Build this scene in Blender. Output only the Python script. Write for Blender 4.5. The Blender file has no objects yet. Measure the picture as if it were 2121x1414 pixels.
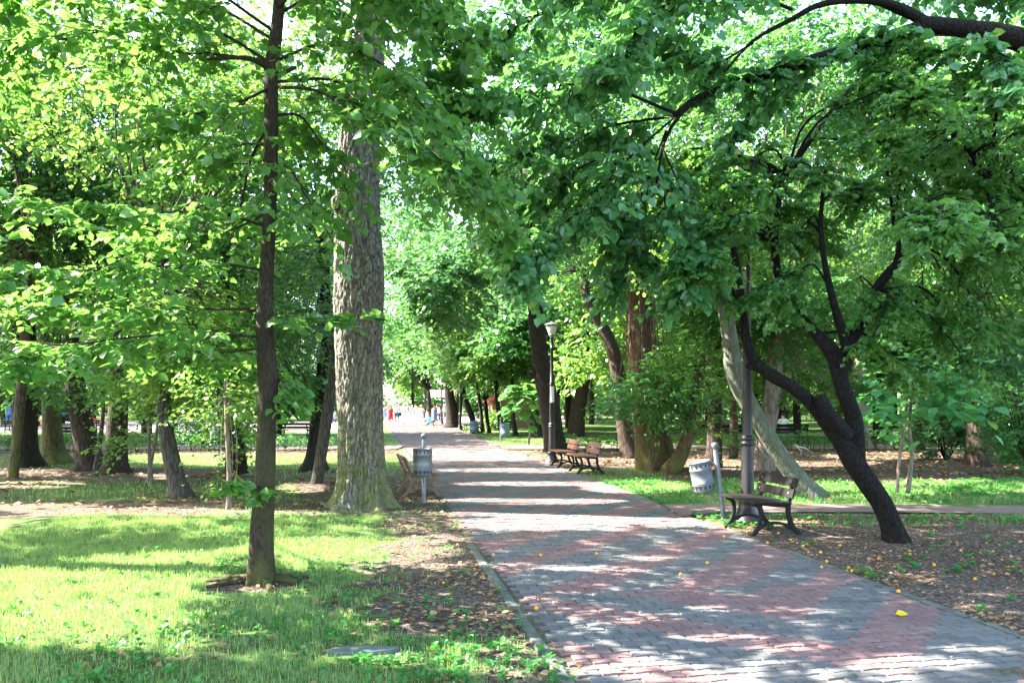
import bpy, bmesh, math, random
import numpy as np
from mathutils import Vector, Matrix, noise
R = math.radians
rng = np.random.default_rng(11)
random.seed(5)
scene = bpy.context.scene
COL = scene.collection

# ------------------------------------------------------------------ camera, sky, sun, exposure
EYE, F, HZ, W0 = 1.65, 1600.0, 838.0, 2121.0
cam = bpy.data.cameras.new('camera'); cam.lens = F / W0 * 36; cam.sensor_width = 36
cam.shift_y = (HZ - 707) / W0; cam.clip_end = 3000; cam.clip_start = .05
camo = bpy.data.objects.new('camera', cam); COL.objects.link(camo)
camo.location = (0, 0, EYE); camo.rotation_euler = (R(90), 0, 0); scene.camera = camo

SUN_EL, SUN_AZ = R(43), R(-80)            # azimuth from +Y (view direction), negative = left
SUN = np.array([math.sin(SUN_AZ) * math.cos(SUN_EL), math.cos(SUN_AZ) * math.cos(SUN_EL), math.sin(SUN_EL)])
w = bpy.data.worlds.new('World'); scene.world = w; w.use_nodes = True
nt = w.node_tree; nt.nodes.clear()
sky = nt.nodes.new('ShaderNodeTexSky'); sky.sky_type = 'NISHITA'; sky.sun_disc = False
sky.sun_elevation = SUN_EL; sky.sun_rotation = SUN_AZ; sky.air_density = 1.0; sky.dust_density = 2.0
bg = nt.nodes.new('ShaderNodeBackground'); bg.inputs[1].default_value = .15
wo = nt.nodes.new('ShaderNodeOutputWorld')
nt.links.new(sky.outputs[0], bg.inputs[0]); nt.links.new(bg.outputs[0], wo.inputs[0])
sl = bpy.data.lights.new('sun', 'SUN'); sl.energy = 5; sl.angle = R(.5); sl.color = (1, .95, .86)
so = bpy.data.objects.new('sun', sl); COL.objects.link(so)
so.rotation_euler = Vector(SUN.tolist()).to_track_quat('Z', 'Y').to_euler(); so.location = (-20, 5, 30)
scene.view_settings.view_transform = 'Standard'; scene.view_settings.look = 'None'
scene.view_settings.exposure = 3.3; scene.view_settings.gamma = 1
scene.cycles.max_bounces = 8; scene.cycles.diffuse_bounces = 5; scene.cycles.glossy_bounces = 2
scene.cycles.transmission_bounces = 5; scene.cycles.transparent_max_bounces = 4
scene.cycles.caustics_reflective = False; scene.cycles.caustics_refractive = False
scene.cycles.use_denoising = True

# ------------------------------------------------------------------ pixel <-> world helpers (survey of the photograph)
def P(x, y, Z):                                   # a point at distance Z seen at pixel x, y
    return np.array([(x - 1060.5) * Z / F, Z, EYE - (y - HZ) * Z / F])
def depth(y): return EYE * F / (y - HZ)           # distance of the ground seen at row y
def G(x, y):
    p = P(x, y, depth(y)); p[2] = 0; return p
def pix(X, Y): return 1060.5 + X * F / Y, HZ + EYE * F / Y
def path_l(Y): return .36 - .182 * (Y - 4.58)
def path_r(Y): return np.interp(Y, [0, 5.4, 10.1, 16.3, 27, 39, 51, 90], [4.45, 3.59, 2.83, 1.85, .02, -1.7, -3.6, -9.2])

# ------------------------------------------------------------------ object helpers
def tag(o, label=None, cat=None, group=None, kind=None):
    if label: o['label'] = label
    if cat: o['category'] = cat
    if group: o['group'] = group
    if kind: o['kind'] = kind
    return o
def empty(name, loc=(0, 0, 0), rz=0, label=None, cat=None, group=None):
    o = bpy.data.objects.new(name, None); COL.objects.link(o); o.location = tuple(float(v) for v in loc)
    o.rotation_euler = (0, 0, rz); o.empty_display_size = .1
    return tag(o, label, cat, group)
def link(name, me, mat=None, parent=None, smooth=True):
    o = bpy.data.objects.new(name, me); COL.objects.link(o)
    if mat is not None:
        me.materials.clear(); me.materials.append(mat)
    if parent is not None: o.parent = parent
    if smooth and len(me.polygons): me.polygons.foreach_set('use_smooth', [True] * len(me.polygons))
    return o
def copy_tree(o, parent=None):
    c = o.copy(); COL.objects.link(c); c.parent = parent
    for ch in list(o.children): copy_tree(ch, c)
    return c
def np_mesh(name, V, faces, k, tint=None):        # faces: (n,k) array
    me = bpy.data.meshes.new(name); n = len(faces)
    me.vertices.add(len(V)); me.vertices.foreach_set('co', np.asarray(V, np.float32).ravel())
    me.loops.add(n * k); me.loops.foreach_set('vertex_index', np.asarray(faces, np.int32).ravel())
    me.polygons.add(n); me.polygons.foreach_set('loop_start', np.arange(n, dtype=np.int32) * k)
    me.polygons.foreach_set('loop_total', np.full(n, k, np.int32))
    if tint is not None:
        a = me.attributes.new('tint', 'FLOAT', 'FACE'); a.data.foreach_set('value', np.asarray(tint, np.float32))
    me.update(calc_edges=True); return me

class MB:                                         # collects quads/ngons for one mesh
    def __init__(s): s.v = []; s.f = []; s.t = []
    def add(s, V, Fs, t=.5):
        b = len(s.v); s.v += [tuple(map(float, p)) for p in V]; s.f += [tuple(i + b for i in q) for q in Fs]; s.t += [t] * len(Fs)
    def box(s, c, d, M=None, t=.5):
        x, y, z = [q / 2 for q in d]
        V = [Vector((sx * x, sy * y, sz * z)) for sz in (-1, 1) for sy in (-1, 1) for sx in (-1, 1)]
        if M is not None: V = [M @ v for v in V]
        s.add([v + Vector(c) for v in V], [(0, 2, 3, 1), (4, 5, 7, 6), (0, 1, 5, 4), (2, 6, 7, 3), (0, 4, 6, 2), (1, 3, 7, 5)], t)
    def tube(s, pts, rad, n=10, cap=True, t=.5):
        V, Fs = tube(pts, rad, n, cap); s.add(V, Fs, t)
    def lathe(s, prof, n=24, c=(0, 0, 0), M=None, t=.5):   # profile of (radius, z)
        V = []; Fs = []
        for r, z in prof:
            for i in range(n):
                a = 2 * math.pi * i / n; v = Vector((r * math.cos(a), r * math.sin(a), z))
                V.append((M @ v if M is not None else v) + Vector(c))
        for j in range(len(prof) - 1):
            for i in range(n):
                Fs.append((j * n + i, j * n + (i + 1) % n, (j + 1) * n + (i + 1) % n, (j + 1) * n + i))
        s.add(V, Fs, t)
    def build(s, name, mat, parent=None, smooth=False, bevel=0):
        me = bpy.data.meshes.new(name); me.from_pydata(s.v, [], s.f)
        a = me.attributes.new('tint', 'FLOAT', 'FACE'); a.data.foreach_set('value', s.t)
        if bevel:
            b = bmesh.new(); b.from_mesh(me)
            b.normal_update()
            es = [e for e in b.edges if len(e.link_faces) == 2 and e.calc_face_angle(0) > .6]
            bmesh.ops.bevel(b, geom=es, offset=bevel, segments=2, affect='EDGES', profile=.6); b.to_mesh(me); b.free()
        me.update(); return link(name, me, mat, parent, smooth)

def catmull(pts, n):
    P_ = np.array(pts, float)
    if len(P_) < 3: return np.array([P_[0] + (P_[-1] - P_[0]) * t for t in np.linspace(0, 1, n)])
    Q = np.vstack([2 * P_[0] - P_[1], P_, 2 * P_[-1] - P_[-2]]); m = len(P_) - 1; out = []
    for u in np.linspace(0, m - 1e-6, n):
        i = int(u); t = u - i; a, b, c, d = Q[i], Q[i + 1], Q[i + 2], Q[i + 3]
        out.append(.5 * (2 * b + (c - a) * t + (2 * a - 5 * b + 4 * c - d) * t * t + (3 * b - a - 3 * c + d) * t ** 3))
    return np.array(out)
def tube(pts, rad, n=10, cap=True, rfun=None):
    pts = np.array(pts, float); m = len(pts); rad = np.broadcast_to(rad, (m,)).astype(float)
    T = np.gradient(pts, axis=0); T /= np.linalg.norm(T, axis=1)[:, None] + 1e-9
    ref = np.array([0, 1., 0]) if abs(T[0][1]) < .9 else np.array([1., 0, 0])
    V = []; a = np.arange(n) * 2 * math.pi / n
    for i in range(m):
        u = ref - T[i] * ref.dot(T[i]); u /= np.linalg.norm(u) + 1e-9; v = np.cross(T[i], u); ref = u
        rr = rad[i] * (np.ones(n) if rfun is None else rfun(i / max(1, m - 1), a, pts[i]))
        V.append(pts[i] + np.outer(rr * np.cos(a), u) + np.outer(rr * np.sin(a), v))
    V = np.vstack(V)
    Fs = [(j * n + i, j * n + (i + 1) % n, (j + 1) * n + (i + 1) % n, (j + 1) * n + i) for j in range(m - 1) for i in range(n)]
    if cap: Fs.append(tuple(range(n))[::-1]); Fs.append(tuple((m - 1) * n + i for i in range(n)))
    return V, Fs

# ------------------------------------------------------------------ materials
def newmat(name):
    m = bpy.data.materials.new(name); m.use_nodes = True; nt = m.node_tree; nt.nodes.clear()
    o = nt.nodes.new('ShaderNodeOutputMaterial'); b = nt.nodes.new('ShaderNodeBsdfPrincipled')
    nt.links.new(b.outputs[0], o.inputs[0]); return m, nt, b, o
def N(nt, t, **kw):
    n = nt.nodes.new('ShaderNode' + t)
    for k, v in kw.items():
        if k in n.inputs.keys() if isinstance(k, str) else False: n.inputs[k].default_value = v
        else: setattr(n, k, v)
    return n
def coord(nt, scale=(1, 1, 1), space='Object'):
    tc = N(nt, 'TexCoord'); mp = N(nt, 'Mapping'); mp.inputs['Scale'].default_value = scale
    nt.links.new(tc.outputs[space], mp.inputs[0]); return mp.outputs[0]
def noise_n(nt, vec, sc, det=4, rough=.6):
    n = N(nt, 'TexNoise'); n.inputs['Scale'].default_value = sc; n.inputs['Detail'].default_value = det
    n.inputs['Roughness'].default_value = rough; nt.links.new(vec, n.inputs[0]); return n.outputs[0]
def ramp(nt, fac, stops):
    r = N(nt, 'ValToRGB'); e = r.color_ramp.elements
    while len(e) < len(stops): e.new(.5)
    for q, (p, c) in zip(e, stops): q.position = p; q.color = (*c, 1) if len(c) == 3 else c
    nt.links.new(fac, r.inputs[0]); return r.outputs[0]
def mixc(nt, fac, a, b, mode='MIX'):
    m = N(nt, 'MixRGB'); m.blend_type = mode
    for s, v in zip(m.inputs, (fac, a, b)):
        if hasattr(v, 'links'): nt.links.new(v, s)
        elif isinstance(v, (int, float)): s.default_value = v
        else: s.default_value = (*v, 1)
    return m.outputs[0]
def bump(nt, b, h, strength=.5, dist=.02):
    n = N(nt, 'Bump'); n.inputs['Strength'].default_value = strength; n.inputs['Distance'].default_value = dist
    nt.links.new(h, n.inputs['Height']); nt.links.new(n.outputs[0], b.inputs['Normal'])
def attr(nt, name):
    a = N(nt, 'Attribute'); a.attribute_name = name; return a.outputs['Fac']

def plain(name, col, rough=.6, metal=0, var=.25, sc=14, bmp=.15, spec=.5):
    m, nt, b, o = newmat(name); v = coord(nt); n = noise_n(nt, v, sc, 5)
    c = ramp(nt, n, [(.25, tuple(q * (1 - var) for q in col)), (.75, tuple(min(1, q * (1 + var)) for q in col))])
    nt.links.new(c, b.inputs['Base Color']); b.inputs['Roughness'].default_value = rough; b.inputs['Metallic'].default_value = metal
    b.inputs['Specular IOR Level'].default_value = spec
    if bmp: bump(nt, b, n, bmp, .01)
    return m
def leafmat(name, dark, light, trans, tf=.42, rough=.42, spec=.5):
    m, nt, b, o = newmat(name); t = attr(nt, 'tint')
    c = ramp(nt, t, [(0, dark), (.9, light), (.965, light), (1, (.30, .27, .03))])
    tr = N(nt, 'BsdfTranslucent'); c2 = mixc(nt, .65, c, trans)
    nt.links.new(c, b.inputs['Base Color']); nt.links.new(c2, tr.inputs[0])
    b.inputs['Roughness'].default_value = rough; b.inputs['Specular IOR Level'].default_value = spec
    mx = N(nt, 'MixShader'); mx.inputs[0].default_value = tf
    nt.links.new(b.outputs[0], mx.inputs[1]); nt.links.new(tr.outputs[0], mx.inputs[2]); nt.links.new(mx.outputs[0], o.inputs[0])
    return m
def bark(name, lo, hi, moss=0, mossc=(.10, .12, .02), zsc=.22, sc=16, strength=.9, patch=None, dist=.03):
    m, nt, b, o = newmat(name); v = coord(nt, (1, 1, zsc)); n1 = noise_n(nt, v, sc, 6, .65)
    vo = N(nt, 'TexVoronoi'); vo.feature = 'DISTANCE_TO_EDGE'; vo.inputs['Scale'].default_value = sc * .9
    wv = N(nt, 'MixRGB'); wv.blend_type = 'ADD'; wv.inputs[0].default_value = 1.4 / sc
    nz = N(nt, 'TexNoise'); nz.inputs['Scale'].default_value = sc * .8; nz.inputs['Detail'].default_value = 4; nt.links.new(v, nz.inputs[0])
    nt.links.new(v, wv.inputs[1]); nt.links.new(nz.outputs['Color'], wv.inputs[2]); nt.links.new(wv.outputs[0], vo.inputs[0])
    e = ramp(nt, vo.outputs['Distance'], [(0, (0, 0, 0)), (.16, (1, 1, 1))])
    h = mixc(nt, .38, n1, e)
    c = ramp(nt, h, [(.2, lo), (.8, hi)])
    big = noise_n(nt, coord(nt), 2.5, 4)
    c = mixc(nt, ramp(nt, big, [(.4, (0, 0, 0)), (.65, (.5, .5, .5))]), c, tuple(q * .62 for q in hi))
    if patch:
        pn = noise_n(nt, coord(nt, (1, 1, .7)), 6, 3); c = mixc(nt, ramp(nt, pn, [(.5, (0, 0, 0)), (.56, (1, 1, 1))]), c, patch)
        sp = noise_n(nt, coord(nt), 60, 2); c = mixc(nt, ramp(nt, sp, [(.66, (0, 0, 0)), (.7, (.8, .8, .8))]), c, (.5, .52, .45))
    if moss:
        g = N(nt, 'TexCoord'); sx = N(nt, 'SeparateXYZ'); nt.links.new(g.outputs['Object'], sx.inputs[0])
        mr = N(nt, 'MapRange'); mr.inputs[1].default_value = 0; mr.inputs[2].default_value = moss; mr.inputs[3].default_value = 1; mr.inputs[4].default_value = 0
        nt.links.new(sx.outputs[2], mr.inputs[0])
        mn = noise_n(nt, coord(nt, (1, 1, .5)), 5, 4); mm = N(nt, 'Math'); mm.operation = 'MULTIPLY'
        nt.links.new(mr.outputs[0], mm.inputs[0]); nt.links.new(ramp(nt, mn, [(.38, (0, 0, 0)), (.6, (1, 1, 1))]), mm.inputs[1])
        m2 = N(nt, 'Math'); m2.operation = 'MULTIPLY'; m2.inputs[1].default_value = .8; nt.links.new(mm.outputs[0], m2.inputs[0])
        c = mixc(nt, m2.outputs[0], c, mossc)
    nt.links.new(c, b.inputs['Base Color']); b.inputs['Roughness'].default_value = .9; b.inputs['Specular IOR Level'].default_value = .2
    bump(nt, b, h, strength, dist); return m

M = {}
M['bark_dark'] = bark('dark_bark', (.006, .005, .004), (.042, .033, .027))
M['bark_brown'] = bark('brown_bark', (.010, .007, .005), (.078, .056, .042))
M['bark_slim'] = bark('slim_tree_bark', (.005, .004, .003), (.055, .040, .025), moss=2.2, mossc=(.075, .075, .02), sc=52, strength=.8, dist=.012)
M['bark_oak'] = bark('ridged_oak_bark', (.016, .013, .010), (.27, .24, .20), moss=2.3, mossc=(.13, .15, .03), zsc=.42, sc=20, strength=.7, dist=.02)
M['bark_orange'] = bark('orange_bark', (.028, .016, .010), (.16, .092, .06), moss=1.5, mossc=(.10, .12, .02), sc=20)
M['bark_mossy'] = bark('mossy_bark', (.018, .015, .01), (.13, .10, .065), moss=1.6, mossc=(.14, .15, .03), sc=16)
M['bark_plum'] = bark('black_plum_bark', (.002, .0016, .0013), (.013, .010, .008), sc=22, zsc=.45, strength=1)
M['bark_syc'] = bark('mottled_pale_bark', (.06, .06, .045), (.15, .155, .12), patch=(.085, .10, .065), sc=9, strength=.5)
M['bark_pink'] = bark('pale_pink_bark', (.07, .05, .04), (.27, .21, .17), sc=14, strength=.4)
M['bark_grey'] = bark('grey_bark', (.018, .015, .012), (.11, .095, .08), sc=18)
M['leaf_slim'] = leafmat('broad_green_leaf', (.032, .11, .024), (.10, .24, .045), (.24, .52, .08), .44, .32, .7)
M['leaf_maple'] = leafmat('cool_green_maple_leaf', (.048, .155, .052), (.10, .265, .09), (.18, .46, .08), .42, .34, .8)
M['leaf_plum'] = leafmat('small_plum_leaf', (.035, .125, .028), (.08, .215, .045), (.22, .48, .05), .46, .38, .6)
M['leaf_mid'] = leafmat('mid_green_leaf', (.030, .105, .032), (.075, .20, .055), (.18, .44, .07), .42, .36, .6)
M['leaf_blue'] = leafmat('bluish_green_leaf', (.032, .105, .042), (.085, .205, .08), (.16, .40, .08), .38, .32, .7)
M['leaf_yellow'] = leafmat('yellow_green_leaf', (.05, .15, .03), (.12, .26, .06), (.34, .56, .08), .46, .38, .6)
M['leaf_catalpa'] = leafmat('large_catalpa_leaf', (.05, .18, .08), (.09, .29, .12), (.18, .50, .10), .42, .4)
M['grass'] = leafmat('grass_blade', (.04, .15, .032), (.25, .37, .15), (.42, .6, .12), .42, .4, .5)
M['weed'] = leafmat('weed_leaf', (.025, .14, .03), (.05, .23, .04), (.14, .46, .04), .4, .45)
M['iron'] = plain('black_cast_iron', (.008, .0075, .008), .6, 0, .3, 14, .15, .2)
M['lampblack'] = plain('dark_lamp_paint', (.017, .015, .018), .4, .1, .35, 9)
M['plank_dark'] = plain('dark_stained_plank', (.013, .010, .009), .6, 0, .35, 30, .15, .2)
M['plank_red'] = plain('reddish_wood_plank', (.19, .07, .05), .45, 0, .45, 12)
M['plank_pink'] = plain('faded_pink_plank', (.26, .15, .12), .6, 0, .4, 12)
M['rust'] = plain('ochre_painted_iron', (.17, .10, .065), .6, 0, .4, 16)
M['zinc'] = plain('galvanised_steel', (.14, .15, .17), .5, .2, .4, 10, .1)
M['zincdark'] = plain('weathered_grey_steel', (.17, .18, .20), .45, .5, .3, 10, .1)
M['binblue'] = plain('blue_grey_bin_paint', (.09, .13, .19), .5, .1, .2)
def groundmat():
    m, nt, b, o = newmat('park_soil_and_turf'); v = coord(nt)
    g = attr(nt, 'grassy'); fine = noise_n(nt, v, 30, 6, .7); mid = noise_n(nt, v, 3, 5)
    soil = ramp(nt, fine, [(.3, (.020, .015, .012)), (.52, (.085, .063, .05)), (.75, (.40, .32, .25))])
    vo = N(nt, 'TexVoronoi'); vo.inputs['Scale'].default_value = 22; nt.links.new(v, vo.inputs[0])
    fl = ramp(nt, vo.outputs['Distance'], [(.16, (1, 1, 1)), (.26, (0, 0, 0))])
    sel = N(nt, 'SeparateColor'); nt.links.new(vo.outputs['Color'], sel.inputs[0])
    pick = ramp(nt, sel.outputs[0], [(.6, (0, 0, 0)), (.62, (1, 1, 1))])
    flake = mixc(nt, 1, fl, pick, 'MULTIPLY')
    fc = ramp(nt, sel.outputs[1], [(0, (.16, .10, .055)), (.5, (.30, .20, .13)), (1, (.42, .34, .26))])
    soil = mixc(nt, flake, soil, fc)
    gr = ramp(nt, fine, [(.3, (.03, .07, .015)), (.7, (.13, .19, .06))])
    ad = N(nt, 'Math'); ad.operation = 'ADD'; nt.links.new(g, ad.inputs[0])
    mm = N(nt, 'Math'); mm.operation = 'MULTIPLY_ADD'; mm.inputs[1].default_value = .8; mm.inputs[2].default_value = -.4
    nt.links.new(mid, mm.inputs[0]); nt.links.new(mm.outputs[0], ad.inputs[1])
    c = mixc(nt, ramp(nt, ad.outputs[0], [(.35, (0, 0, 0)), (.65, (1, 1, 1))]), soil, gr)
    nt.links.new(c, b.inputs['Base Color']); b.inputs['Roughness'].default_value = .95; b.inputs['Specular IOR Level'].default_value = .1
    bump(nt, b, fine, .7, .03); return m
def pavermat(name='red_and_grey_pavers', flat=False):
    m, nt, b, o = newmat(name); v = coord(nt); t = attr(nt, 'tint')
    n = noise_n(nt, v, 60, 4, .7); n2 = noise_n(nt, v, 2.2, 4)
    if flat:
        br = N(nt, 'TexBrick'); br.inputs['Scale'].default_value = 5; br.inputs['Mortar Size'].default_value = .03
        nt.links.new(v, br.inputs[0]); br.inputs['Color1'].default_value = (.27, .135, .12, 1); br.inputs['Color2'].default_value = (.2, .16, .15, 1)
        br.inputs['Mortar'].default_value = (.08, .07, .06, 1); c = br.outputs[0]
    else:
        c = ramp(nt, t, [(0, (.10, .103, .104)), (.42, (.16, .16, .158)), (.5, (.18, .10, .095)), (1, (.25, .15, .14))])
    c = mixc(nt, ramp(nt, n2, [(.35, (.0, .0, .0)), (.7, (.4, .4, .4))]), c, (.17, .145, .132))
    n3 = noise_n(nt, v, 7, 5, .7); c = mixc(nt, ramp(nt, n3, [(.5, (0, 0, 0)), (.72, (.4, .4, .4))]), c, (.07, .066, .056))
    c = mixc(nt, .25, c, ramp(nt, n, [(.3, (.03, .03, .03)), (.7, (.4, .38, .36))]), 'OVERLAY')
    nt.links.new(c, b.inputs['Base Color']); b.inputs['Roughness'].default_value = .85; b.inputs['Specular IOR Level'].default_value = .25
    bump(nt, b, n, .3, .004); return m
M['ground'] = groundmat(); M['paver'] = pavermat(); M['flatpave'] = pavermat('small_red_block_paving', True)
M['joint'] = plain('mossy_joint_sand', (.085, .078, .055), .95, 0, .6, 25, .4, .1)
M['kerb'] = plain('worn_concrete_kerb', (.105, .115, .095), .9, 0, .5, 9, .5, .2)
M['plaza'] = plain('pink_grey_plaza_paving', (.32, .25, .24), .9, 0, .15, 4, .1, .2)
M['litter'] = leafmat('dry_brown_leaf', (.10, .05, .022), (.40, .26, .14), (.5, .3, .12), .15, .7, .2)

# ------------------------------------------------------------------ ground sheet
def n2(x, y, s=1.0, z=0.0): return noise.noise(Vector((x * s, y * s, z)))
def grassy(X, Y):
    """how much grass grows at this spot of the park (0 bare soil, 1 turf)"""
    n = n2(X, Y, .45) * .6 + n2(X, Y, 1.7, 4) * .5 + n2(X, Y, 4.5, 9) * .35
    px, py = pix(X, max(Y, .8))
    if X < path_l(Y) + .05:
        d = path_l(Y) - X
        if Y < 5.5: g = .62 if d > .5 else .35
        elif Y < 11.3:
            edge = 1.3 if Y < 9.2 else .9
            g = .22 + .75 * min(1, max(0, (d - edge * .75 + n * .8) / .6))
        elif Y < 13.3: g = .36
        elif Y < 17: g = .55 if px < 620 else .18
        elif Y < 19.8: g = .12 if px < 560 else .5
        elif Y < 25.5: g = .95 if px > 260 else .55
        elif Y < 28: g = .3
        elif Y < 31: g = .6
        else: g = .9
        if (X + 2.35) ** 2 + (Y - 7.15) ** 2 < .22: g = .1
        if 12 < Y < 14 and abs(px - 750) < 110: g = .12
    else:
        if Y < 10.4: g = .10
        elif Y < 11.9: g = .48
        elif Y < 16.4: g = .88 if px > 1300 else .6
        elif Y < 26: g = .08 if px > 1380 else (.62 if Y < 20 and px > 1180 else .2)
        elif Y < 28: g = .3
        else: g = .9
    return min(1, max(0, g + n * (.42 if Y < 20 else .28)))
xs = np.unique(np.round(np.concatenate([-np.geomspace(14, 900, 26), np.arange(-14, 14, .16), np.geomspace(14, 900, 26)]), 3))
ys = np.unique(np.round(np.concatenate([[-200, -60, -20, -6], np.arange(-2, 30, .16), np.geomspace(30, 1500, 60)]), 3))
def gz(X, Y):
    if abs(X) > 40 or Y > 60 or Y < -10: return 0.
    inside = path_l(Y) - .02 < X < path_r(Y) + .02
    h = n2(X, Y, .6) * .035 + n2(X, Y, 3, 2) * .012
    edge = min(abs(X - path_l(Y)), abs(X - path_r(Y)))
    return -.03 if inside else h * min(1, edge / 1.0) + .012
V = []; GR = []
for y in ys:
    for x in xs: V.append((x, y, gz(x, y))); GR.append(grassy(x, y))
nx = len(xs); ii = np.arange(len(ys) - 1)[:, None] * nx + np.arange(nx - 1)[None]
ii = ii.ravel(); me = np_mesh('ground', V, np.stack([ii, ii + 1, ii + 1 + nx, ii + nx], 1), 4)
a = me.attributes.new('grassy', 'FLOAT', 'POINT'); a.data.foreach_set('value', np.array(GR, np.float32))
tag(link('ground', me, M['ground']), kind='structure')

# ------------------------------------------------------------------ the block-paved path
PD = np.array([-.182, 1.]); PD /= np.linalg.norm(PD); PR = np.array([PD[1], -PD[0]])   # along, across
O = np.array([path_l(4.58), 4.58])
halfp = [(-.0965, .047), (-.06, .047), (-.032, .038), (.032, .038), (.06, .047), (.0965, .047)]
ring = halfp + [(x, -y) for x, y in halfp[::-1]]
V = []; Fs = []; T = []
r0 = -4.0
for r in range(int((66 - r0) / .1)):
    v = r0 + r * .1; lod = v > 22
    for c in range(-3, 29):
        u = (c + .5 * (r % 2)) * .2
        p = O + PD * v + PR * u; xl, xr = path_l(p[1]), path_r(p[1])
        if p[0] < xl + .10 - .09 or p[0] > xr + .04: continue
        near = v < 1.6
        s = (v - abs(u - 2.0)) if v < 2.1 else (v - u * 1.0 + 4.0 - .2)
        s2 = (s - .35) % 1.36
        grey = s2 < .62
        if v > 14: grey = (s % 2.2) < 1.15
        t = (.0 + .42 * rng.random()) if grey else (.52 + .46 * rng.random())
        z = .006 + rng.normal(0, .0026) + .01 * n2(p[0], p[1], .8, 7); tx, ty = rng.normal(0, .006, 2)
        b0 = len(V); rg = ring
        if lod: rg = [(-.0985, .049), (.0985, .049), (.0985, -.049), (-.0985, -.049)]
        k = len(rg)
        for f_, dz in ((1, -.012), (.94, 0)):
            for (a_, b_) in rg:
                aa = a_ * (f_ if abs(a_) > .09 else 1); bb = b_ * f_
                q = p + PR * aa + PD * bb; q[0] = min(max(q[0], path_l(q[1]) + .045), path_r(q[1]) - .03); V.append((q[0], q[1], z + .012 + dz + tx * a_ + ty * b_))
        Fs += [tuple(b0 + (i + j) for i, j in ()) or (b0 + i, b0 + k + i, b0 + k + (i + 1) % k, b0 + (i + 1) % k) for i in range(k)]
        T += [t * .999] * k
        Fs.append(tuple(b0 + k + i for i in range(k))[::-1]); T.append(t)
me = bpy.data.meshes.new('path'); me.from_pydata(V, [], Fs)
a = me.attributes.new('tint', 'FLOAT', 'FACE'); a.data.foreach_set('value', T)
tag(link('path', me, M['paver'], smooth=False), kind='structure')
mb = MB()
ysp = np.arange(-2, 92, 1.)
Vb = [(path_l(y) - .02, y, .007) for y in ysp] + [(path_r(y) + .02, y, .007) for y in ysp]; n_ = len(ysp)
mb.add(Vb, [(i, i + n_, i + n_ + 1, i + 1) for i in range(n_ - 1)]); tag(mb.build('path_bed', M['joint']), kind='structure')
mb = MB()
for fn, sd, y0, y1 in ((path_l, -1, -2, 9.1), (path_l, -1, 21, 27.6), (path_r, 1, -2, 10.3), (path_r, 1, 12.8, 27.6), (path_l, -1, 31, 60), (path_r, 1, 31, 60)):
    y = y0
    while y < y1:
        L = min(.98, y1 - y); p0 = Vector((fn(y + .01), y + .01, 0)); p1 = Vector((fn(y + L - .015), y + L - .015, 0)); d = (p1 - p0)
        Mx = Matrix.Rotation(math.atan2(d.y, d.x) + rng.normal(0, .006), 4, 'Z') @ Matrix.Rotation(rng.normal(0, .02), 4, 'X')
        mb.box(((p0 + p1) / 2) + Vector((sd * .035 + rng.normal(0, .006), 0, -.056 + rng.normal(0, .006))), (d.length - .01, .085, .15), Mx)
        y += L
tag(mb.build('kerb', M['kerb'], bevel=.012), kind='structure')
def sheet(name, pts, mat, z):
    mb = MB(); n = len(pts) // 2
    mb.add([(x, y, z) for x, y in pts], [(i, i + n, i + n + 1, i + 1) for i in range(n - 1)]); return tag(mb.build(name, mat), kind='structure')
xx = np.linspace(0, 26, 40)
lo = [(2.46 + x, 11.6 + .1 * math.sin(x * .7) - (.35 if x < .3 else 0) - .012 * x) for x in xx]; hi = [(2.35 + x + .1, 12.55 + .1 * math.sin(x * .7 + .3) - .012 * x) for x in xx]
sheet('side_path', lo + hi, M['flatpave'], .034)
for nm, a_, b_ in (('cross_path', -40, None), ('cross_path_right', None, 40)):
    xa = np.linspace(a_, -4.2, 30) if b_ is None else np.linspace(-.35, b_, 30)
    sheet('cross_path', [(x, 28 + .01 * x) for x in xa] + [(x, 30.6 + .01 * x) for x in xa], M['flatpave'], .05)
sheet('playground_plaza', [(x, 47) for x in np.linspace(-60, -10.5, 12)] + [(x, 78) for x in np.linspace(-60, -13, 12)], M['plaza'], .03)
sheet('far_forecourt', [(-16, 66), (6, 66), (-20, 110), (10, 110)], M['plaza'], .035)
sheet('back_path', [(x, 40) for x in np.linspace(2, 60, 12)] + [(x, 42.2) for x in np.linspace(2, 60, 12)], M['plaza'], .03)

# ------------------------------------------------------------------ where the sun reaches the ground in the photograph
LIT = [(170, 1262, 560, 96), (420, 1170, 260, 26), (720, 1150, 260, 34), (560, 1270, 150, 42), (900, 1275, 140, 28), (470, 1362, 330, 14), (80, 1050, 130, 9), (380, 1062, 330, 10), (60, 1005, 130, 9),
       (1130, 1088, 200, 17), (1080, 1040, 230, 7), (900, 1120, 90, 10), (1500, 1082, 210, 14), (1880, 1078, 120, 5), (1120, 1003, 190, 6), (1050, 976, 190, 6), (1000, 950, 160, 5), (960, 930, 230, 7), (930, 908, 130, 7),
       (1900, 1380, 160, 20), (1500, 1325, 120, 9), (1660, 1345, 110, 8), (2060, 1345, 120, 12), (1250, 1290, 130, 9), (1700, 1268, 120, 7), (1480, 1262, 60, 6), (1200, 1230, 60, 6), (1330, 1160, 90, 6), (2020, 1262, 50, 10),
       (500, 950, 240, 16), (340, 985, 60, 8), (1320, 1010, 120, 14), (1700, 1010, 160, 12), (1640, 960, 200, 7), (1950, 1000, 120, 8), (1850, 945, 150, 8), (630, 1010, 60, 14), (690, 1175, 140, 22)]
LIT = np.array(LIT, float)
def sunfoot(p):                                    # where a ray of sun through p meets the ground
    p = np.asarray(p); k = p[..., 2] / SUN[2]
    return p - k[..., None] * SUN
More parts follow.
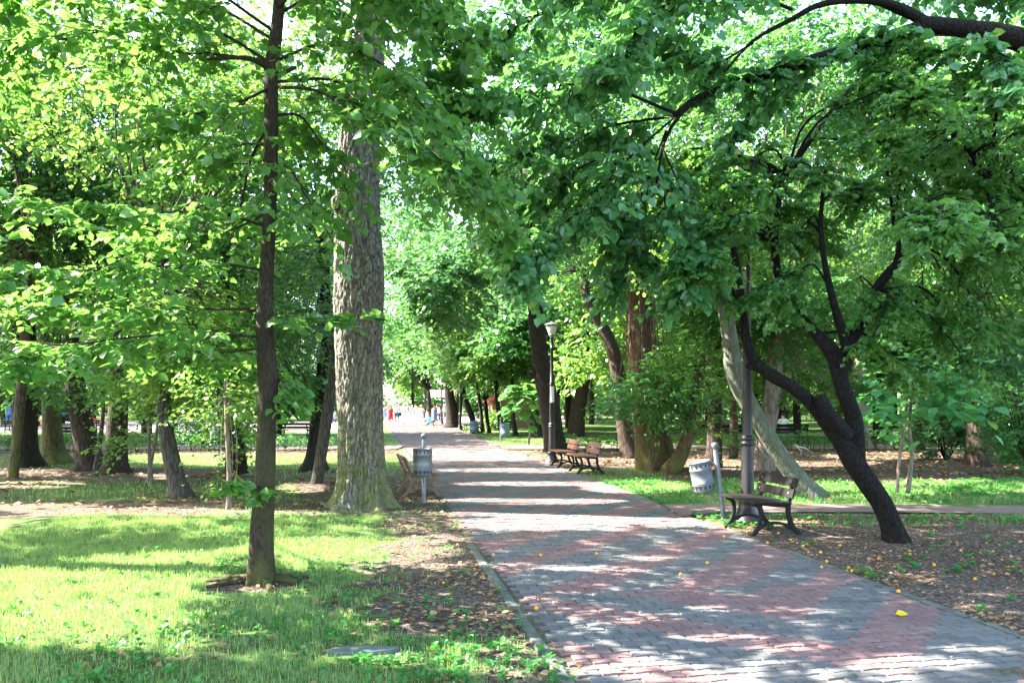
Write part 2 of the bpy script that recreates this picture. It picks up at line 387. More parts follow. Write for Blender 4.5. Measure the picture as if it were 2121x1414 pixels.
def in_light(p, grow=1.0):
    g = sunfoot(p); Y = np.maximum(g[..., 1], 1.5); px = 1060.5 + g[..., 0] * F / Y; py = HZ + EYE * F / Y
    d = np.min(((px[..., None] - LIT[:, 0]) / (LIT[:, 2] * grow)) ** 2 + ((py[..., None] - LIT[:, 1]) / (LIT[:, 3] * grow)) ** 2, axis=-1)
    # the sunlit sprays at the left and the lit side of the old trunk
    k = (p[..., 0] + 3.4) / SUN[0]; q = p - k[..., None] * SUN
    s2 = (p[..., 0] < -6.2) & (q[..., 1] > 5.2) & (q[..., 1] < 8.6) & (q[..., 2] > 1.9) & (q[..., 2] < 7.2)
    k = (p[..., 0] + 2.8) / SUN[0]; q = p - k[..., None] * SUN
    s3 = (p[..., 0] < -3.3) & (abs(q[..., 1] - 12.3) < .55) & (abs(q[..., 2] - 4.2) < 2.6)
    # gaps cut in the high canopy so sun reaches plum crown and maple sprays
    k = (p[..., 0] - 3.0) / SUN[0]; q = p - k[..., None] * SUN
    s4 = (p[..., 0] < .3) & (q[..., 1] > 7.6) & (q[..., 1] < 11.2) & (q[..., 2] > 3.2) & (q[..., 2] < 6.8) & (np.sin(q[..., 1] * 3.1 + 1) + np.sin(q[..., 2] * 3.7) + np.sin(q[..., 1] * 7.3 + q[..., 2] * 5) > .1)
    k = (p[..., 0] - .6) / SUN[0]; q = p - k[..., None] * SUN
    s5 = (p[..., 0] < -1.7) & (q[..., 1] > 7.2) & (q[..., 1] < 10.4) & (q[..., 2] > 3.0) & (q[..., 2] < 6.6) & (np.sin(q[..., 1] * 3.9) + np.sin(q[..., 2] * 4.1 + 2) + np.sin(q[..., 1] * 6.1 - q[..., 2] * 5) > .3)
    return ((d < 1) & (g[..., 1] > 3.5)) | s2 | s3 | s4 | s5

# ------------------------------------------------------------------ leaves
S_OVATE = (np.array([(0, 0, 0), (.33, .40, .07), (.74, .27, .0), (1.06, 0, -.12), (.74, -.27, .0), (.33, -.40, .07)]), np.array([(0, 3, 2, 1), (0, 5, 4, 3)]))
S_DIA = (np.array([(0, 0, 0), (.45, .36, .03), (1.05, 0, -.10), (.45, -.36, .03)]), np.array([(0, 3, 2, 1)]))
S_MAPLE = (np.array([(0, 0, 0), (.05, .42, -.03), (.33, .2, .03), (.66, .52, -.06), (.66, .17, .03), (1.12, 0, -.12), (.66, -.17, .03), (.66, -.52, -.06), (.33, -.2, .03), (.05, -.42, -.03)]),
           np.array([(0, 2, 1, 0), (2, 4, 3, 2), (0, 5, 4, 2), (0, 8, 6, 5), (0, 9, 8, 0), (8, 7, 6, 8)]))
S_TRI = (np.array([(0, 0, 0), (.12, .34, .02), (.62, .14, .02), (1.1, 0, -.15), (.62, -.14, .02), (.12, -.34, .02)]), np.array([(0, 3, 2, 1), (0, 5, 4, 3)]))
S_BIG = (np.array([(0, 0, 0), (-.08, .3, -.02), (.2, .52, .0), (.62, .42, -.04), (1.05, 0, -.18), (.62, -.42, -.04), (.2, -.52, 0), (-.08, -.3, -.02)]), np.array([(0, 3, 2, 1), (0, 4, 3, 0), (0, 5, 4, 0), (0, 7, 6, 5)]))
def unit(a): return a / (np.linalg.norm(a, axis=-1, keepdims=True) + 1e-9)
def leaf_mesh(name, pos, d, nrm, size, tint, shape):
    d = unit(d); s = unit(np.cross(nrm, d)); u = np.cross(d, s)
    tv, tf = shape; k = len(tv)
    V = pos[:, None] + size[:, None, None] * (tv[None, :, 0, None] * d[:, None] + tv[None, :, 1, None] * s[:, None] + tv[None, :, 2, None] * u[:, None])
    n = len(pos); V = V.reshape(-1, 3)
    fa = []
    for f in tf:
        f = list(f)
        fa.append(f)
    tri = [f for f in fa if len(set(f)) == 3]; quad = [f for f in fa if len(set(f)) == 4]
    base = (np.arange(n) * k)[:, None]
    idx = []; tot = []; tt = []
    if quad:
        q = np.array(quad); idx.append((base[:, :, None] + q[None]).reshape(-1)); tot.append(np.full(n * len(q), 4)); tt.append(np.repeat(tint, len(q)))
    if tri:
        q = np.array([list(dict.fromkeys(f)) for f in tri]); idx.append((base[:, :, None] + q[None]).reshape(-1)); tot.append(np.full(n * len(q), 3)); tt.append(np.repeat(tint, len(q)))
    idx = np.concatenate(idx).astype(np.int32); tot = np.concatenate(tot).astype(np.int32); tt = np.concatenate(tt).astype(np.float32)
    me = bpy.data.meshes.new(name); me.vertices.add(len(V)); me.vertices.foreach_set('co', V.astype(np.float32).ravel())
    me.loops.add(len(idx)); me.loops.foreach_set('vertex_index', idx)
    me.polygons.add(len(tot)); st = np.concatenate([[0], np.cumsum(tot)[:-1]]).astype(np.int32)
    me.polygons.foreach_set('loop_start', st); me.polygons.foreach_set('loop_total', tot)
    a = me.attributes.new('tint', 'FLOAT', 'FACE'); a.data.foreach_set('value', tt)
    me.update(calc_edges=True); return me
UPV = np.array([0, 0, 1.])
def sprays(A, D, L, m, size, hang=.25, droop=.25, flat=.35, mask=True, spread=.8, tintbase=None):
    """leaves set alternately along twigs: A anchors (S,3), D twig directions, L lengths, m leaves per twig"""
    S = len(A); D = unit(D); L = np.broadcast_to(L, (S,))
    t = (np.arange(m) + .6) / m; t = t[None] + rng.normal(0, .5 / m, (S, m))
    pos = A[:, None] + D[:, None] * (L[:, None] * t)[..., None]; pos[..., 2] -= droop * L[:, None] * t ** 2
    side = unit(np.cross(D, UPV[None]) + 1e-6); sg = np.where(np.arange(m) % 2 == 0, 1, -1)
    ld = .55 * D[:, None] + spread * side[:, None] * sg[None, :, None] + rng.normal(0, .28, (S, m, 3)); ld[..., 2] -= hang
    nr = np.zeros((S, m, 3)); nr[..., 2] = 1; nr += rng.normal(0, flat, (S, m, 3))
    tb = rng.normal(.45, .2, S) if tintbase is None else tintbase
    ti = np.clip(tb[:, None] + rng.normal(0, .14, (S, m)), 0, .93); ti = np.where(rng.random((S, m)) < .004, .99, ti)
    sz = size * np.clip(rng.normal(1, .22, (S, m)), .5, 1.5)
    pos, ld, nr, ti, sz = pos.reshape(-1, 3), ld.reshape(-1, 3), nr.reshape(-1, 3), ti.ravel(), sz.ravel()
    if mask is not False:
        keep = ~(in_light(pos) & (rng.random(len(pos)) < (.995 if mask is True else mask)))  # leaves that would shade the sunlit areas are left out of the crowns
        pos, ld, nr, ti, sz = pos[keep], ld[keep], nr[keep], ti[keep], sz[keep]
    return pos, ld, nr, ti, sz
def build_leaves(parts, mat, shape, parent, name='crown'):
    pos, ld, nr, ti, sz = [np.concatenate([p[i] for p in parts]) for i in range(5)]
    off = np.array(parent.location) if parent is not None else np.zeros(3)
    me = leaf_mesh(name, pos - off, ld, nr, sz, ti, shape)
    return link(name, me, mat, parent, smooth=False)
def blob(c, r, nsub, spr, m, size, L=.5, sub=.34, mask=True, hang=.3, flat=.4, low=-1, axis=None):
    """foliage clumps gathered in an ellipsoid: c centre, r radii; returns leaf arrays and the clump centres"""
    c = np.array(c, float); r = np.array(r, float)
    q = unit(rng.normal(size=(nsub, 3))) * (rng.random(nsub) ** .45)[:, None]; q = q[q[:, 2] > low]
    sc = c + q * r * .85; R_ = np.mean(r)
    A = []; D = []
    for s in sc:
        k = max(2, int(spr * rng.uniform(.6, 1.4))); rr = R_ * sub * rng.uniform(.6, 1.3)
        o = unit(rng.normal(size=(k, 3))) * (rng.random(k) ** .5)[:, None] * np.array([rr, rr, rr * .6])
        A.append(s + o); ax = (s + o) - (c if axis is None else axis); ax[:, 2] *= .35
        D.append(unit(ax) + unit(o) * .8 + rng.normal(0, .35, (k, 3)) * np.array([1, 1, .4]))
    A = np.vstack(A); D = np.vstack(D)
    tb = np.repeat(.45, len(A)) + rng.normal(0, .16, len(A))
    return sprays(A, D, L * rng.uniform(.6, 1.4, len(A)), m, size, hang=hang, flat=flat, mask=mask, tintbase=tb), sc

# ------------------------------------------------------------------ trunks
def trunk_tubes(mb, stems, Z, dz=0, flare=0, lobes=5, sides=14, rough=.08, seed=0):
    """stems: lists of (x px, y px, width px [, metres nearer or farther])"""
    for si, st in enumerate(stems):
        pts = np.array([[*P(s[0], s[1], Z + (s[3] if len(s) > 3 else 0) + dz), s[2] / 2 * Z / F] for s in st])
        n = max(8, len(st) * 6); c = catmull(pts, n)
        c[:, 3] = np.maximum(c[:, 3], .004)
        if si == 0 and flare:
            c[0, 2] = -.05
        ph = rng.random() * 6
        def rf(t, a, p, si=si, ph=ph):
            base = 1 + rough * np.array([noise.noise(Vector((math.cos(x) * 2 + seed, math.sin(x) * 2 + si * 3, p[2] * 1.3))) for x in a])
            if si == 0 and flare:
                k = math.exp(-max(0, p[2]) / .16)
                base = base + flare * k * (.45 + .55 * np.cos(lobes * a + ph + np.sin(a * 2)))
            return base
        V, Fs = tube(c[:, :3], c[:, 3], sides if si == 0 else max(6, sides - 4), True, rf)
        mb.add(V, Fs)
def limbs(mb, start, ends, r0, sides=6):
    start = np.array(start, float)
    for e in ends:
        e = np.array(e); mid = start * .5 + e * .5 + np.array([rng.normal(0, .15), rng.normal(0, .15), -.12 * np.linalg.norm(e - start)]) * .8
        c = catmull([start, mid, e], 8); V, Fs = tube(c, np.linspace(r0, r0 * .15 + .003, 8), sides, False); mb.add(V, Fs)
def local(mb, base):
    mb.v = [(x - base[0], y - base[1], z - base[2]) for x, y, z in mb.v]
TREES = []
def tree(label, stems, Z, mat, crown, leaf, size, flare=.5, name='tree', cat='tree', group=None, shape=S_DIA, m=9, L=.5, sides=14, extra=None, hang=.3, mask=True, limb=.032, lobes=5, rough=.08, flat=.4, trunkname='trunk'):
    """crown: list of (x px, y px, rx px, ry px, depth radius m, clumps, sprays per clump[, metres of depth offset])"""
    b = P(stems[0][0][0], stems[0][0][1], Z); base = (b[0], b[1], 0)
    e = empty(name, base, 0, label, cat, group)
    mb = MB(); trunk_tubes(mb, stems, Z, 0, flare, lobes, sides, rough, seed=len(TREES) * 7)
    top = P(stems[0][-1][0], stems[0][-1][1], Z); parts = []
    for cr in crown:
        x, y, rx, ry, rd, ns, sp = cr[:7]; zo = cr[7] if len(cr) > 7 else 0
        c = P(x, y, Z + zo); rr = (rx * Z / F, rd, ry * Z / F)
        p_, sc = blob(c, rr, ns, sp, m, size, L=L, mask=mask, hang=hang, flat=flat, sub=.34 if ns > 12 else .5); parts.append(p_)
        if limb: 
            st = top if abs(top[2] - c[2]) < rr[2] * 3 else c - np.array([0, 0, rr[2]])
            limbs(mb, top, sc[::2][:22], limb * .8)
    if extra: parts += extra(mb)
    local(mb, base); mb.build(trunkname, M[mat], e, smooth=True)
    if parts: build_leaves(parts, M[leaf], shape, e)
    TREES.append(e); return e

def branch_foliage(mb, pts, n, tl, m, size, rad=.02, hang=.25, droop=.3, flat=.35, start=.15, sub=3, vert=.15, mask=False, depthspread=1.0, end=1.0):
    """a limb through world points with side twigs and their leaves"""
    c = catmull(pts, 24); V, Fs = tube(c, np.linspace(rad, rad * .25, 24), 6, False); mb.add(V, Fs)
    A = []; D = []; LL = []
    for i in range(n):
        t = start + (end - start) * (i + rng.random()) / n; k = min(22, int(t * 23)); p = c[k] + (c[k + 1] - c[k]) * rng.random(); T = unit(c[k + 1] - c[k])
        sd = np.cross(T, UPV); sd = unit(sd) * rng.choice([-1, 1]); d = unit(T * rng.uniform(.3, 1.1) + sd * rng.uniform(.5, 1.2) * depthspread + np.array([0, 0, rng.normal(0, vert)]))
        l = tl * rng.uniform(.5, 1.3) * (1 - .45 * t)
        e = p + d * l; e[2] -= droop * l * .6
        tw = catmull([p, p + d * l * .5 - np.array([0, 0, droop * l * .12]), e], 5); V, Fs = tube(tw, np.linspace(rad * .35, .0025, 5), 4, False); mb.add(V, Fs)
        for j in range(sub):
            u = (j + .7) / sub; q = p + (e - p) * u; s2 = unit(np.cross(d, UPV)) * (1 if j % 2 else -1)
            A.append(q); D.append(unit(d * .8 + s2 * .8 + rng.normal(0, .15, 3))); LL.append(l * rng.uniform(.35, .6))
        A.append(p); D.append(d); LL.append(l)
    A = np.array(A); D = np.array(D); LL = np.array(LL)
    return sprays(A, D, LL, m, size, hang=hang, droop=droop, flat=flat, mask=mask)
# ------------------------------------------------------------------ the near slim tree with broad leaves
def slim():
    Z = 7.1; stems = [[(537, 1212, 52), (541, 1120, 48), (548, 1000, 42), (552, 880, 38), (556, 790, 40), (549, 690, 36), (550, 600, 30), (557, 480, 27), (561, 350, 27), (562, 200, 28), (563, 140, 30), (575, 40, 24), (585, -120, 20), (575, -400, 12)],
                      [(563, 150, 16), (540, 130, 13, -.1), (500, 120, 9, -.2), (430, 122, 7, -.2)], [(565, 160, 12), (590, 150, 9), (612, 140, 7, .1)], [(558, 792, 30), (568, 785, 26), (573, 778, 18)]]
    base = P(537, 1212, Z); base[2] = 0
    e = empty('tree', base, 0, 'slim upright tree with dark bark in the sunlit left lawn, broad leaves on long sprays', 'tree')
    mb = MB(); trunk_tubes(mb, stems, Z, 0, .55, 5, 22, .10, 3); pr = []
    def B(pts, n, tl, dz=0, **k): pr.append(branch_foliage(mb, [P(x, y, Z + (q[0] if q else 0)) for x, y, *q in pts], n, tl, k.pop('m', 8), k.pop('size', .086), flat=k.pop('flat', .7), **k))
    for pts, n in (([(550, 560), (430, 545, -.3), (250, 560, -.6), (60, 560, -.9), (-90, 590, -1.1)], 30), ([(550, 640), (420, 640, .2), (240, 640, .1), (60, 620, 0), (-60, 640, -.1)], 30),
                   ([(550, 700), (420, 690, -.3), (260, 700, -.5), (120, 720, -.8), (40, 740, -.9)], 26), ([(548, 720), (460, 730, .4), (360, 735, .7), (200, 720, 1), (40, 705, 1.2)], 24),
                   ([(556, 470), (440, 440, -.2), (280, 440, -.5), (120, 420, -.8), (-60, 400, -1)], 22), ([(556, 440), (470, 480, .4), (380, 500, .7), (220, 470, 1.2)], 16)):
        B(pts, int(n * 1.0), .75, m=9, rad=.014, droop=.35, hang=.35, vert=.12, flat=.42)
    for pts, n in (([(550, 650), (600, 655, -.2), (680, 660, -.3), (760, 650, -.4)], 7), ([(572, 780), (585, 790, -.1), (600, 820, -.15)], 4), ([(548, 1010), (520, 1005, -.2), (480, 1000, -.35)], 5), ([(549, 1010), (570, 1005, -.2)], 2)):
        B(pts, n, .3, m=6, rad=.007, size=.085, droop=.3)
    for pts, n in (([(560, 130), (430, 60, -.2), (250, 60, -.5), (90, 90, -.8), (-60, 110, -1)], 30), ([(560, 130), (400, 110, .3), (230, 130, .6), (60, 160, .9), (-80, 200, 1)], 30), ([(560, 60), (400, -40, -.4), (200, -60, -.8), (0, -40, -1)], 26),
                   ([(562, 80), (440, 10, .6), (320, -20, 1.2), (150, 0, 1.6)], 24), ([(562, 180), (500, 210, -.3), (440, 230, -.6), (330, 240, -.9)], 16), ([(562, 300), (500, 300, .4), (430, 330, .9), (380, 380, 1.2)], 16),
                   ([(562, 130), (680, 90, -.2), (800, 140, -.4), (900, 250, -.5), (1000, 380, -.5)], 34), ([(566, 170), (700, 170, .4), (820, 260, .6), (930, 350, .7), (1030, 430, .7)], 34), ([(566, 180), (660, 190, -.4), (760, 250, -.7), (860, 300, -.9), (940, 350, -1)], 26),
                   ([(575, 30), (700, -30, .3), (850, 10, .5), (960, 90, .6)], 28), ([(575, 20), (650, -60, -.5), (780, -60, -.9), (900, 0, -1.2)], 24), ([(562, 240), (620, 240, .3), (660, 290, .5), (700, 350, .6)], 14), ([(562, 340), (600, 350, -.2), (630, 400, -.3), (660, 450, -.4)], 8),
                   ([(580, -100), (450, -220, .3), (250, -260, .5), (0, -200, .8)], 26), ([(580, -100), (750, -230, 0), (950, -200, 0), (1100, -80, 0)], 26), ([(562, 250), (520, 330, .3), (500, 420, .4), (480, 470, .5)], 12)):
        B(pts, int(n * 1.0), .85, m=9, rad=.016, droop=.3, hang=.35, vert=.32, mask=.985)
    for c, r in (((-2.4, 6.3, 8.3), (3.2, 2.2, 1.2)), ((-5, 5.4, 8.4), (2.6, 1.8, 1.1)), ((-1.2, 4.6, 7.4), (2.4, 1.4, .9))):  # unseen clumps above the frame, added to shade the near path
        p_, sc = blob(c, r, 40, 16, 9, .1, L=.5); pr.append(p_)
    V, Fs = tube(catmull([P(580, -380, Z), np.array([-2.3, 6.6, 8.0]), np.array([-1.6, 5.0, 7.6])], 10), np.linspace(.05, .015, 10), 6); mb.add(V, Fs)
    # roots at the surface
    for a_, l in ((-.1, .75), (.5, .5), (2.9, .6), (3.5, .45), (5.3, .55)):
        c = [base + np.array([math.cos(a_) * r, math.sin(a_) * r + .05 * math.sin(r * 9), .045 - r * .05]) for r in np.linspace(.1, l, 7)]
        V, Fs = tube(c, np.linspace(.05, .012, 7), 7); mb.add(V, Fs)
    local(mb, base); mb.build('trunk', M['bark_slim'], e, True); build_leaves(pr, M['leaf_slim'], S_OVATE, e)
slim()

# ------------------------------------------------------------------ the great oak beside the path
def oak():
    Z = 12.45; base = P(752, 1050, Z); base[2] = 0
    e = empty('tree', base, 0, 'massive old tree with thick ridged grey bark and a sawn knot, left of the path', 'tree')
    ctl = np.array([[*P(x, y, Z), w_ / 2 * Z / F] for x, y, w_ in [(752, 1056, 116), (751, 1030, 108), (749, 980, 100), (747, 900, 95), (745, 800, 95), (743, 700, 99), (743, 620, 103), (743, 540, 101), (741, 470, 94), (741, 400, 92), (744, 300, 84), (754, 200, 74), (764, 100, 66), (770, 0, 60), (775, -180, 52), (780, -420, 42)]])
    c = catmull(ctl, 420); n = 150; V = []
    for i in range(len(c)):
        x0, y0, z0, r = c[i]
        for j in range(n):
            a_ = 2 * math.pi * j / n; ca, sa = math.cos(a_), math.sin(a_)
            q = Vector((ca * 5.2, sa * 5.2, z0 * 1.25)); wv = noise.noise(q * .6) * .9
            rid = abs(noise.noise(Vector((ca * 10.5 + wv, sa * 10.5 + wv, z0 * 3.0)))) ; rid2 = abs(noise.noise(Vector((ca * 15, sa * 15, z0 * 4 + 9))))
            h = -.06 * max(0, 1 - rid * 4.5) - .018 * max(0, 1 - rid2 * 5) + .02 * noise.noise(q)
            fl = .42 * math.exp(-max(0, z0) / .28) * (.5 + .5 * math.cos(6 * a_ + 1.3 * math.sin(2 * a_ + 1))) + .10 * math.exp(-max(0, z0) / .12)
            zk = P(708, 425, Z)[2]; da = math.atan2(math.sin(a_ - (-2.35)), math.cos(a_ - (-2.35)))
            kn = .10 * math.exp(-((z0 - zk) / .16) ** 2 - (da / .30) ** 2)
            rr = r * (1 + fl) + h * min(1, r * 3) + kn
            V.append((x0 + rr * ca - base[0], y0 + rr * sa - base[1], z0))
    V = np.array(V); ii = np.arange(len(c) - 1)[:, None] * n; jj = np.arange(n)[None]; j2 = (jj + 1) % n
    Fq = np.stack([(ii + jj).ravel(), (ii + j2).ravel(), (ii + n + j2).ravel(), (ii + n + jj).ravel()], 1)
    link('trunk', np_mesh('trunk', V, Fq, 4), M['bark_oak'], e)
    mb = MB(); kz = P(708, 425, Z)[2]; dk = Vector((math.cos(-2.35), math.sin(-2.35), .05)).normalized(); kc = Vector((c[0][0] * 0, 0, kz)) + Vector((P(741, 425, Z)[0] - base[0], 0, 0)) + dk * .40
    Mk = dk.to_track_quat('Z', 'Y').to_matrix().to_4x4()
    mb.lathe([(.0, .03), (.06, .032), (.10, .03), (.125, .015), (.14, -.03), (.13, -.1)], 20, kc, Mk @ Matrix.Scale(1.35, 4, (0, 1, 0)))
    mb.build('sawn_knot', M['bark_grey'], e, True)
    mb = MB(); pr = []
    top = P(775, -180, Z)
    for x, y, rx, ry, rd, ns, sp in ((500, -350, 420, 260, 3.6, 60, 22), (1050, -350, 420, 260, 3.6, 60, 22), (780, -650, 500, 300, 4, 60, 20)):
        p_, sc = blob(P(x, y, Z), (rx * Z / F, rd, ry * Z / F), ns, sp, 9, .13, L=.6); pr.append(p_); limbs(mb, top, sc[::3], .09)
    for pts, n_ in (([(800, 40), (860, 40, .4), (930, 70, .6)], 16), ([(790, 100), (830, 150, .3), (850, 200, .4)], 10), ([(760, 60), (700, 20, .4), (640, 10, .7)], 12)):
        pr.append(branch_foliage(mb, [P(q[0], q[1], Z + (q[2] if len(q) > 2 else 0)) for q in pts], n_, .9, 9, .12))
    local(mb, base); mb.build('branch', M['bark_grey'], e, True); build_leaves(pr, M['leaf_mid'], S_DIA, e)
oak()

# ------------------------------------------------------------------ the maple whose boughs hang over from the right
def maple():
    Z = 9; base = np.array([8.6, 9.6, 0])
    e = empty('tree', base, 0, 'spreading tree whose dark boughs arch across the top right, pointed cool green leaves', 'tree')
    mb = MB(); pr = []
    V, Fs = tube(catmull([base, base + [.1, 0, 2], base + [-.2, -.2, 4.2], P(2300, 150, 9), P(2121, 85, 9), P(2010, 62, 9), P(1900, 48, 9)], 34), np.concatenate([np.linspace(.3, .2, 14), np.linspace(.165, .082, 20)]), 14); mb.add(V, Fs)
    def q(pts): return [P(p[0], p[1], Z + (p[2] if len(p) > 2 else 0)) for p in pts]
    for pts, r0, r1 in (([(1930, 50), (1850, 75), (1780, 100), (1700, 118), (1600, 150), (1500, 182), (1440, 205), (1395, 240)], .078, .028), ([(1920, 48), (1860, 15), (1790, 0), (1700, 10), (1640, 40), (1560, 85), (1500, 150)], .06, .012), ([(1440, 205), (1400, 250), (1375, 300), (1360, 380)], .03, .012),
                        ([(1360, 350), (1340, 380), (1350, 420), (1400, 445), (1440, 490), (1465, 540)], .010, .004), ([(2170, 110), (2121, 135), (2060, 190), (2000, 250)], .03, .01)):
        c = catmull(q(pts), 20); V, Fs = tube(c, np.linspace(r0, r1, 20), 9, True, lambda t, a, p: 1 + .1 * np.sin(a * 3 + p[0] * 7)); mb.add(V, Fs)
    def B(pts, n, tl, **k): pr.append(branch_foliage(mb, q(pts), int(n * 1.45), tl, k.pop('m', 9), k.pop('size', .105), hang=k.pop('hang', .55), droop=.4, flat=.6, vert=.45, mask=k.pop('mask', .9), **k))
    B([(1900, 40, 0), (1600, -80, .5), (1300, -60, .8), (1100, 40, .8), (930, 130, .8)], 52, .95, rad=.04)
    B([(1400, 235), (1250, 180, -.3), (1100, 180, -.5), (980, 200, -.6), (880, 190, -.7)], 44, .85, rad=.02)
    B([(1400, 240), (1270, 260, .6), (1150, 300, 1), (1020, 330, 1.2)], 30, .85, rad=.02)
    B([(1395, 245), (1300, 330, -.2), (1220, 420, -.3), (1120, 500, -.4), (1075, 555, -.4)], 40, .75, rad=.016)
    B([(1380, 270), (1330, 400, .5), (1300, 490, .7), (1300, 570, .8)], 30, .7, rad=.014)
    B([(1370, 300), (1420, 420, -.3), (1440, 520, -.4), (1420, 600, -.5)], 22, .6, rad=.012)
    B([(2000, 62), (1900, 62), (1750, 98), (1600, 142), (1480, 186)], 30, .34, rad=.004, droop=.3) if 0 else pr.append(branch_foliage(mb, q([(1990, 75), (1880, 75), (1750, 105), (1600, 150), (1450, 200)]), 46, .38, 7, .10, rad=.012, hang=.4, droop=.2, flat=.6, vert=.7, mask=.985))
    B([(1465, 540), (1480, 570), (1500, 600)], 4, .3, rad=.004)
    B([(1640, 20), (1500, -30, -.5), (1330, 40, -.8), (1250, 130, -.9)], 40, .8, rad=.02)
    B([(1560, 90), (1480, 130, .5), (1420, 100, .8), (1330, 90, 1)], 24, .8, rad=.015)
    B([(1750, 105), (1650, 160, .4), (1560, 230, .6), (1500, 300, .7)], 16, .6, rad=.012)
    B([(1300, 300), (1180, 360, .4), (1100, 420, .6), (1060, 490, .8)], 26, .7, rad=.012)
    B([(1800, -20), (1900, -60, .5), (2050, -40, 1), (2150, 0, 1)], 22, .8, rad=.02)
    B([(2000, 60), (2050, 100, -.5), (2100, 130, -.8), (2150, 200, -1)], 12, .6, rad=.015)
    V, Fs = tube(catmull([base + [-.2, -.2, 4.2], base + [-.4, -.6, 6.5], base + [-1.5, -1.5, 8.6]], 12), np.linspace(.2, .09, 12), 10); mb.add(V, Fs)
    for c, r in (((-.5, 7.5, 9), (4, 3.2, 1.3)), ((-3.5, 3.4, 8), (4, 3, 1.2)), ((8.5, 10, 9.5), (4, 4, 1.5))):  # unseen clumps above the frame, those over the path kept for shade
        p_, sc = blob(c, r, 60, 16, 9, .12, L=.6); pr.append(p_); limbs(mb, base + [-1.5, -1.5, 8.6], sc[::14], .04)
    local(mb, base); mb.build('trunk', M['bark_plum'], e, True); build_leaves(pr, M['leaf_maple'], S_OVATE, e)
maple()

# ------------------------------------------------------------------ the leaning plum tree on the right
def plum():
    Z = 9.2
    st = [[(1856, 1128, 52), (1845, 1090, 42), (1827, 1045, 40), (1798, 1000, 42), (1768, 955, 42), (1744, 915, 38), (1715, 880, 30), (1680, 835, 27), (1640, 802, 25), (1600, 778, 26), (1565, 750, 22), (1545, 700, 20), (1536, 630, 18), (1525, 540, 12), (1500, 430, 8)],
          [(1775, 960, 34), (1772, 900, 34, .05), (1766, 860, 33, .1), (1748, 810, 32, .1), (1735, 765, 31, .1), (1728, 735, 34, .1), (1690, 690, 24, .2), (1645, 640, 22, .3), (1615, 580, 18, .4), (1605, 500, 15, .5), (1615, 400, 12, .6), (1630, 330, 9, .6)],
          [(1752, 905, 38), (1725, 870, 32, -.1), (1705, 838, 28, -.15), (1697, 818, 26, -.15)], [(1742, 780, 24, .1), (1755, 740, 22, .1), (1745, 690, 18, .1), (1720, 600, 14), (1700, 480, 10), (1710, 350, 7)],
          [(1735, 750, 22, .1), (1790, 660, 22, .3), (1815, 600, 22, .4), (1850, 555, 20, .5), (1900, 505, 15, .6), (1960, 450, 11, .7), (2060, 400, 8, .8)], [(1850, 560, 12, .5), (1862, 510, 10, .5), (1850, 450, 8, .5), (1880, 380, 6, .5)], [(1600, 778, 12), (1560, 760, 13), (1545, 756, 10)]]
    def foliage(mb):
        out = []; src = [(1536, 640, 0), (1545, 700, 0), (1690, 690, .2), (1645, 640, .3), (1605, 500, .5), (1630, 360, .6), (1720, 600, .1), (1700, 480, .1), (1815, 600, .4), (1900, 505, .6), (1850, 450, .5), (1960, 450, .7), (2060, 400, .8)]
        g = np.random.default_rng(4); tg = []
        for y in range(150, 790, 62):
            for x in range(1370, 2260, 78):
                X_, Y_ = x + g.normal(0, 34), y + g.normal(0, 28)
                if y < 300 and x < 1560 + (300 - y): continue
                if y > 640 and not (1800 < x < 2000): continue
                if n2(x / 210, y / 170, 1, 3) < -.28: continue
                tg.append((X_, Y_, g.normal(.2, .95)))
        for x, y, dz in tg:
            s0 = min(src, key=lambda q: (q[0] - x) ** 2 + (q[1] - y) ** 2 * 1.3 + g.random() * 9000)
            a_, b_ = P(s0[0], s0[1], Z + s0[2]), P(x, y, Z + dz); m_ = a_ * .5 + b_ * .5 + np.array([g.normal(0, .12), g.normal(0, .12), .18]); L_ = np.linalg.norm(b_ - a_)
            out.append(branch_foliage(mb, [a_, m_, b_, b_ + (b_ - m_) * .25], int(10 + 7 * L_), .5, 10, .058, rad=.010 + .008 * L_, hang=.5, droop=.5, flat=.8, start=.35, sub=4, vert=.5, mask=.985))
        return out
    return tree('crooked black-barked tree leaning left over the near bench, forked low, with small leaves', st, Z, 'bark_plum', [], 'leaf_plum', .055, flare=.25, sides=22, rough=.16, shape=S_OVATE, limb=0, extra=foliage)
plum_tree = plum()

# ------------------------------------------------------------------ trees of the left grove
tree('slim pale trunk leaning right at the far left edge of the grove', [[(25, 992, 20), (33, 930, 18), (40, 850, 20), (52, 700, 18), (60, 500, 14)]], 17.4, 'bark_mossy', [(0, 560, 170, 150, 2, 30, 20), (60, 80, 300, 200, 2.6, 60, 22)], 'leaf_yellow', .11, flare=.3)
tree('thick dark trunk at far left just behind a slim pale one', [[(55, 970, 60), (52, 930, 50), (52, 850, 46), (50, 740, 44), (45, 560, 40), (35, 350, 34), (20, 100, 30)]], 20.3, 'bark_dark', [(-60, 300, 330, 330, 4, 80, 22), (90, 680, 200, 110, 2.5, 30, 18)], 'leaf_mid', .12)
tree('mossy trunk with widely flared roots in the left grove', [[(112, 962, 60), (110, 930, 46), (108, 870, 36), (104, 800, 34), (100, 650, 30), (90, 400, 24)]], 21.6, 'bark_mossy', [(150, 100, 330, 260, 4, 80, 22), (130, 560, 220, 200, 3, 50, 20)], 'leaf_blue', .12, flare=1.1, lobes=4)
tree('dark trunk curving left between the mossy flared tree and its right neighbour', [[(190, 978, 60), (180, 930, 50), (170, 880, 44), (160, 820, 42), (153, 760, 38), (150, 600, 32), (160, 400, 24)]], 19.3, 'bark_brown', [(240, 430, 260, 200, 3.2, 70, 24), (60, 800, 90, 40, 1.2, 8, 14)], 'leaf_mid', .12, flare=.4)
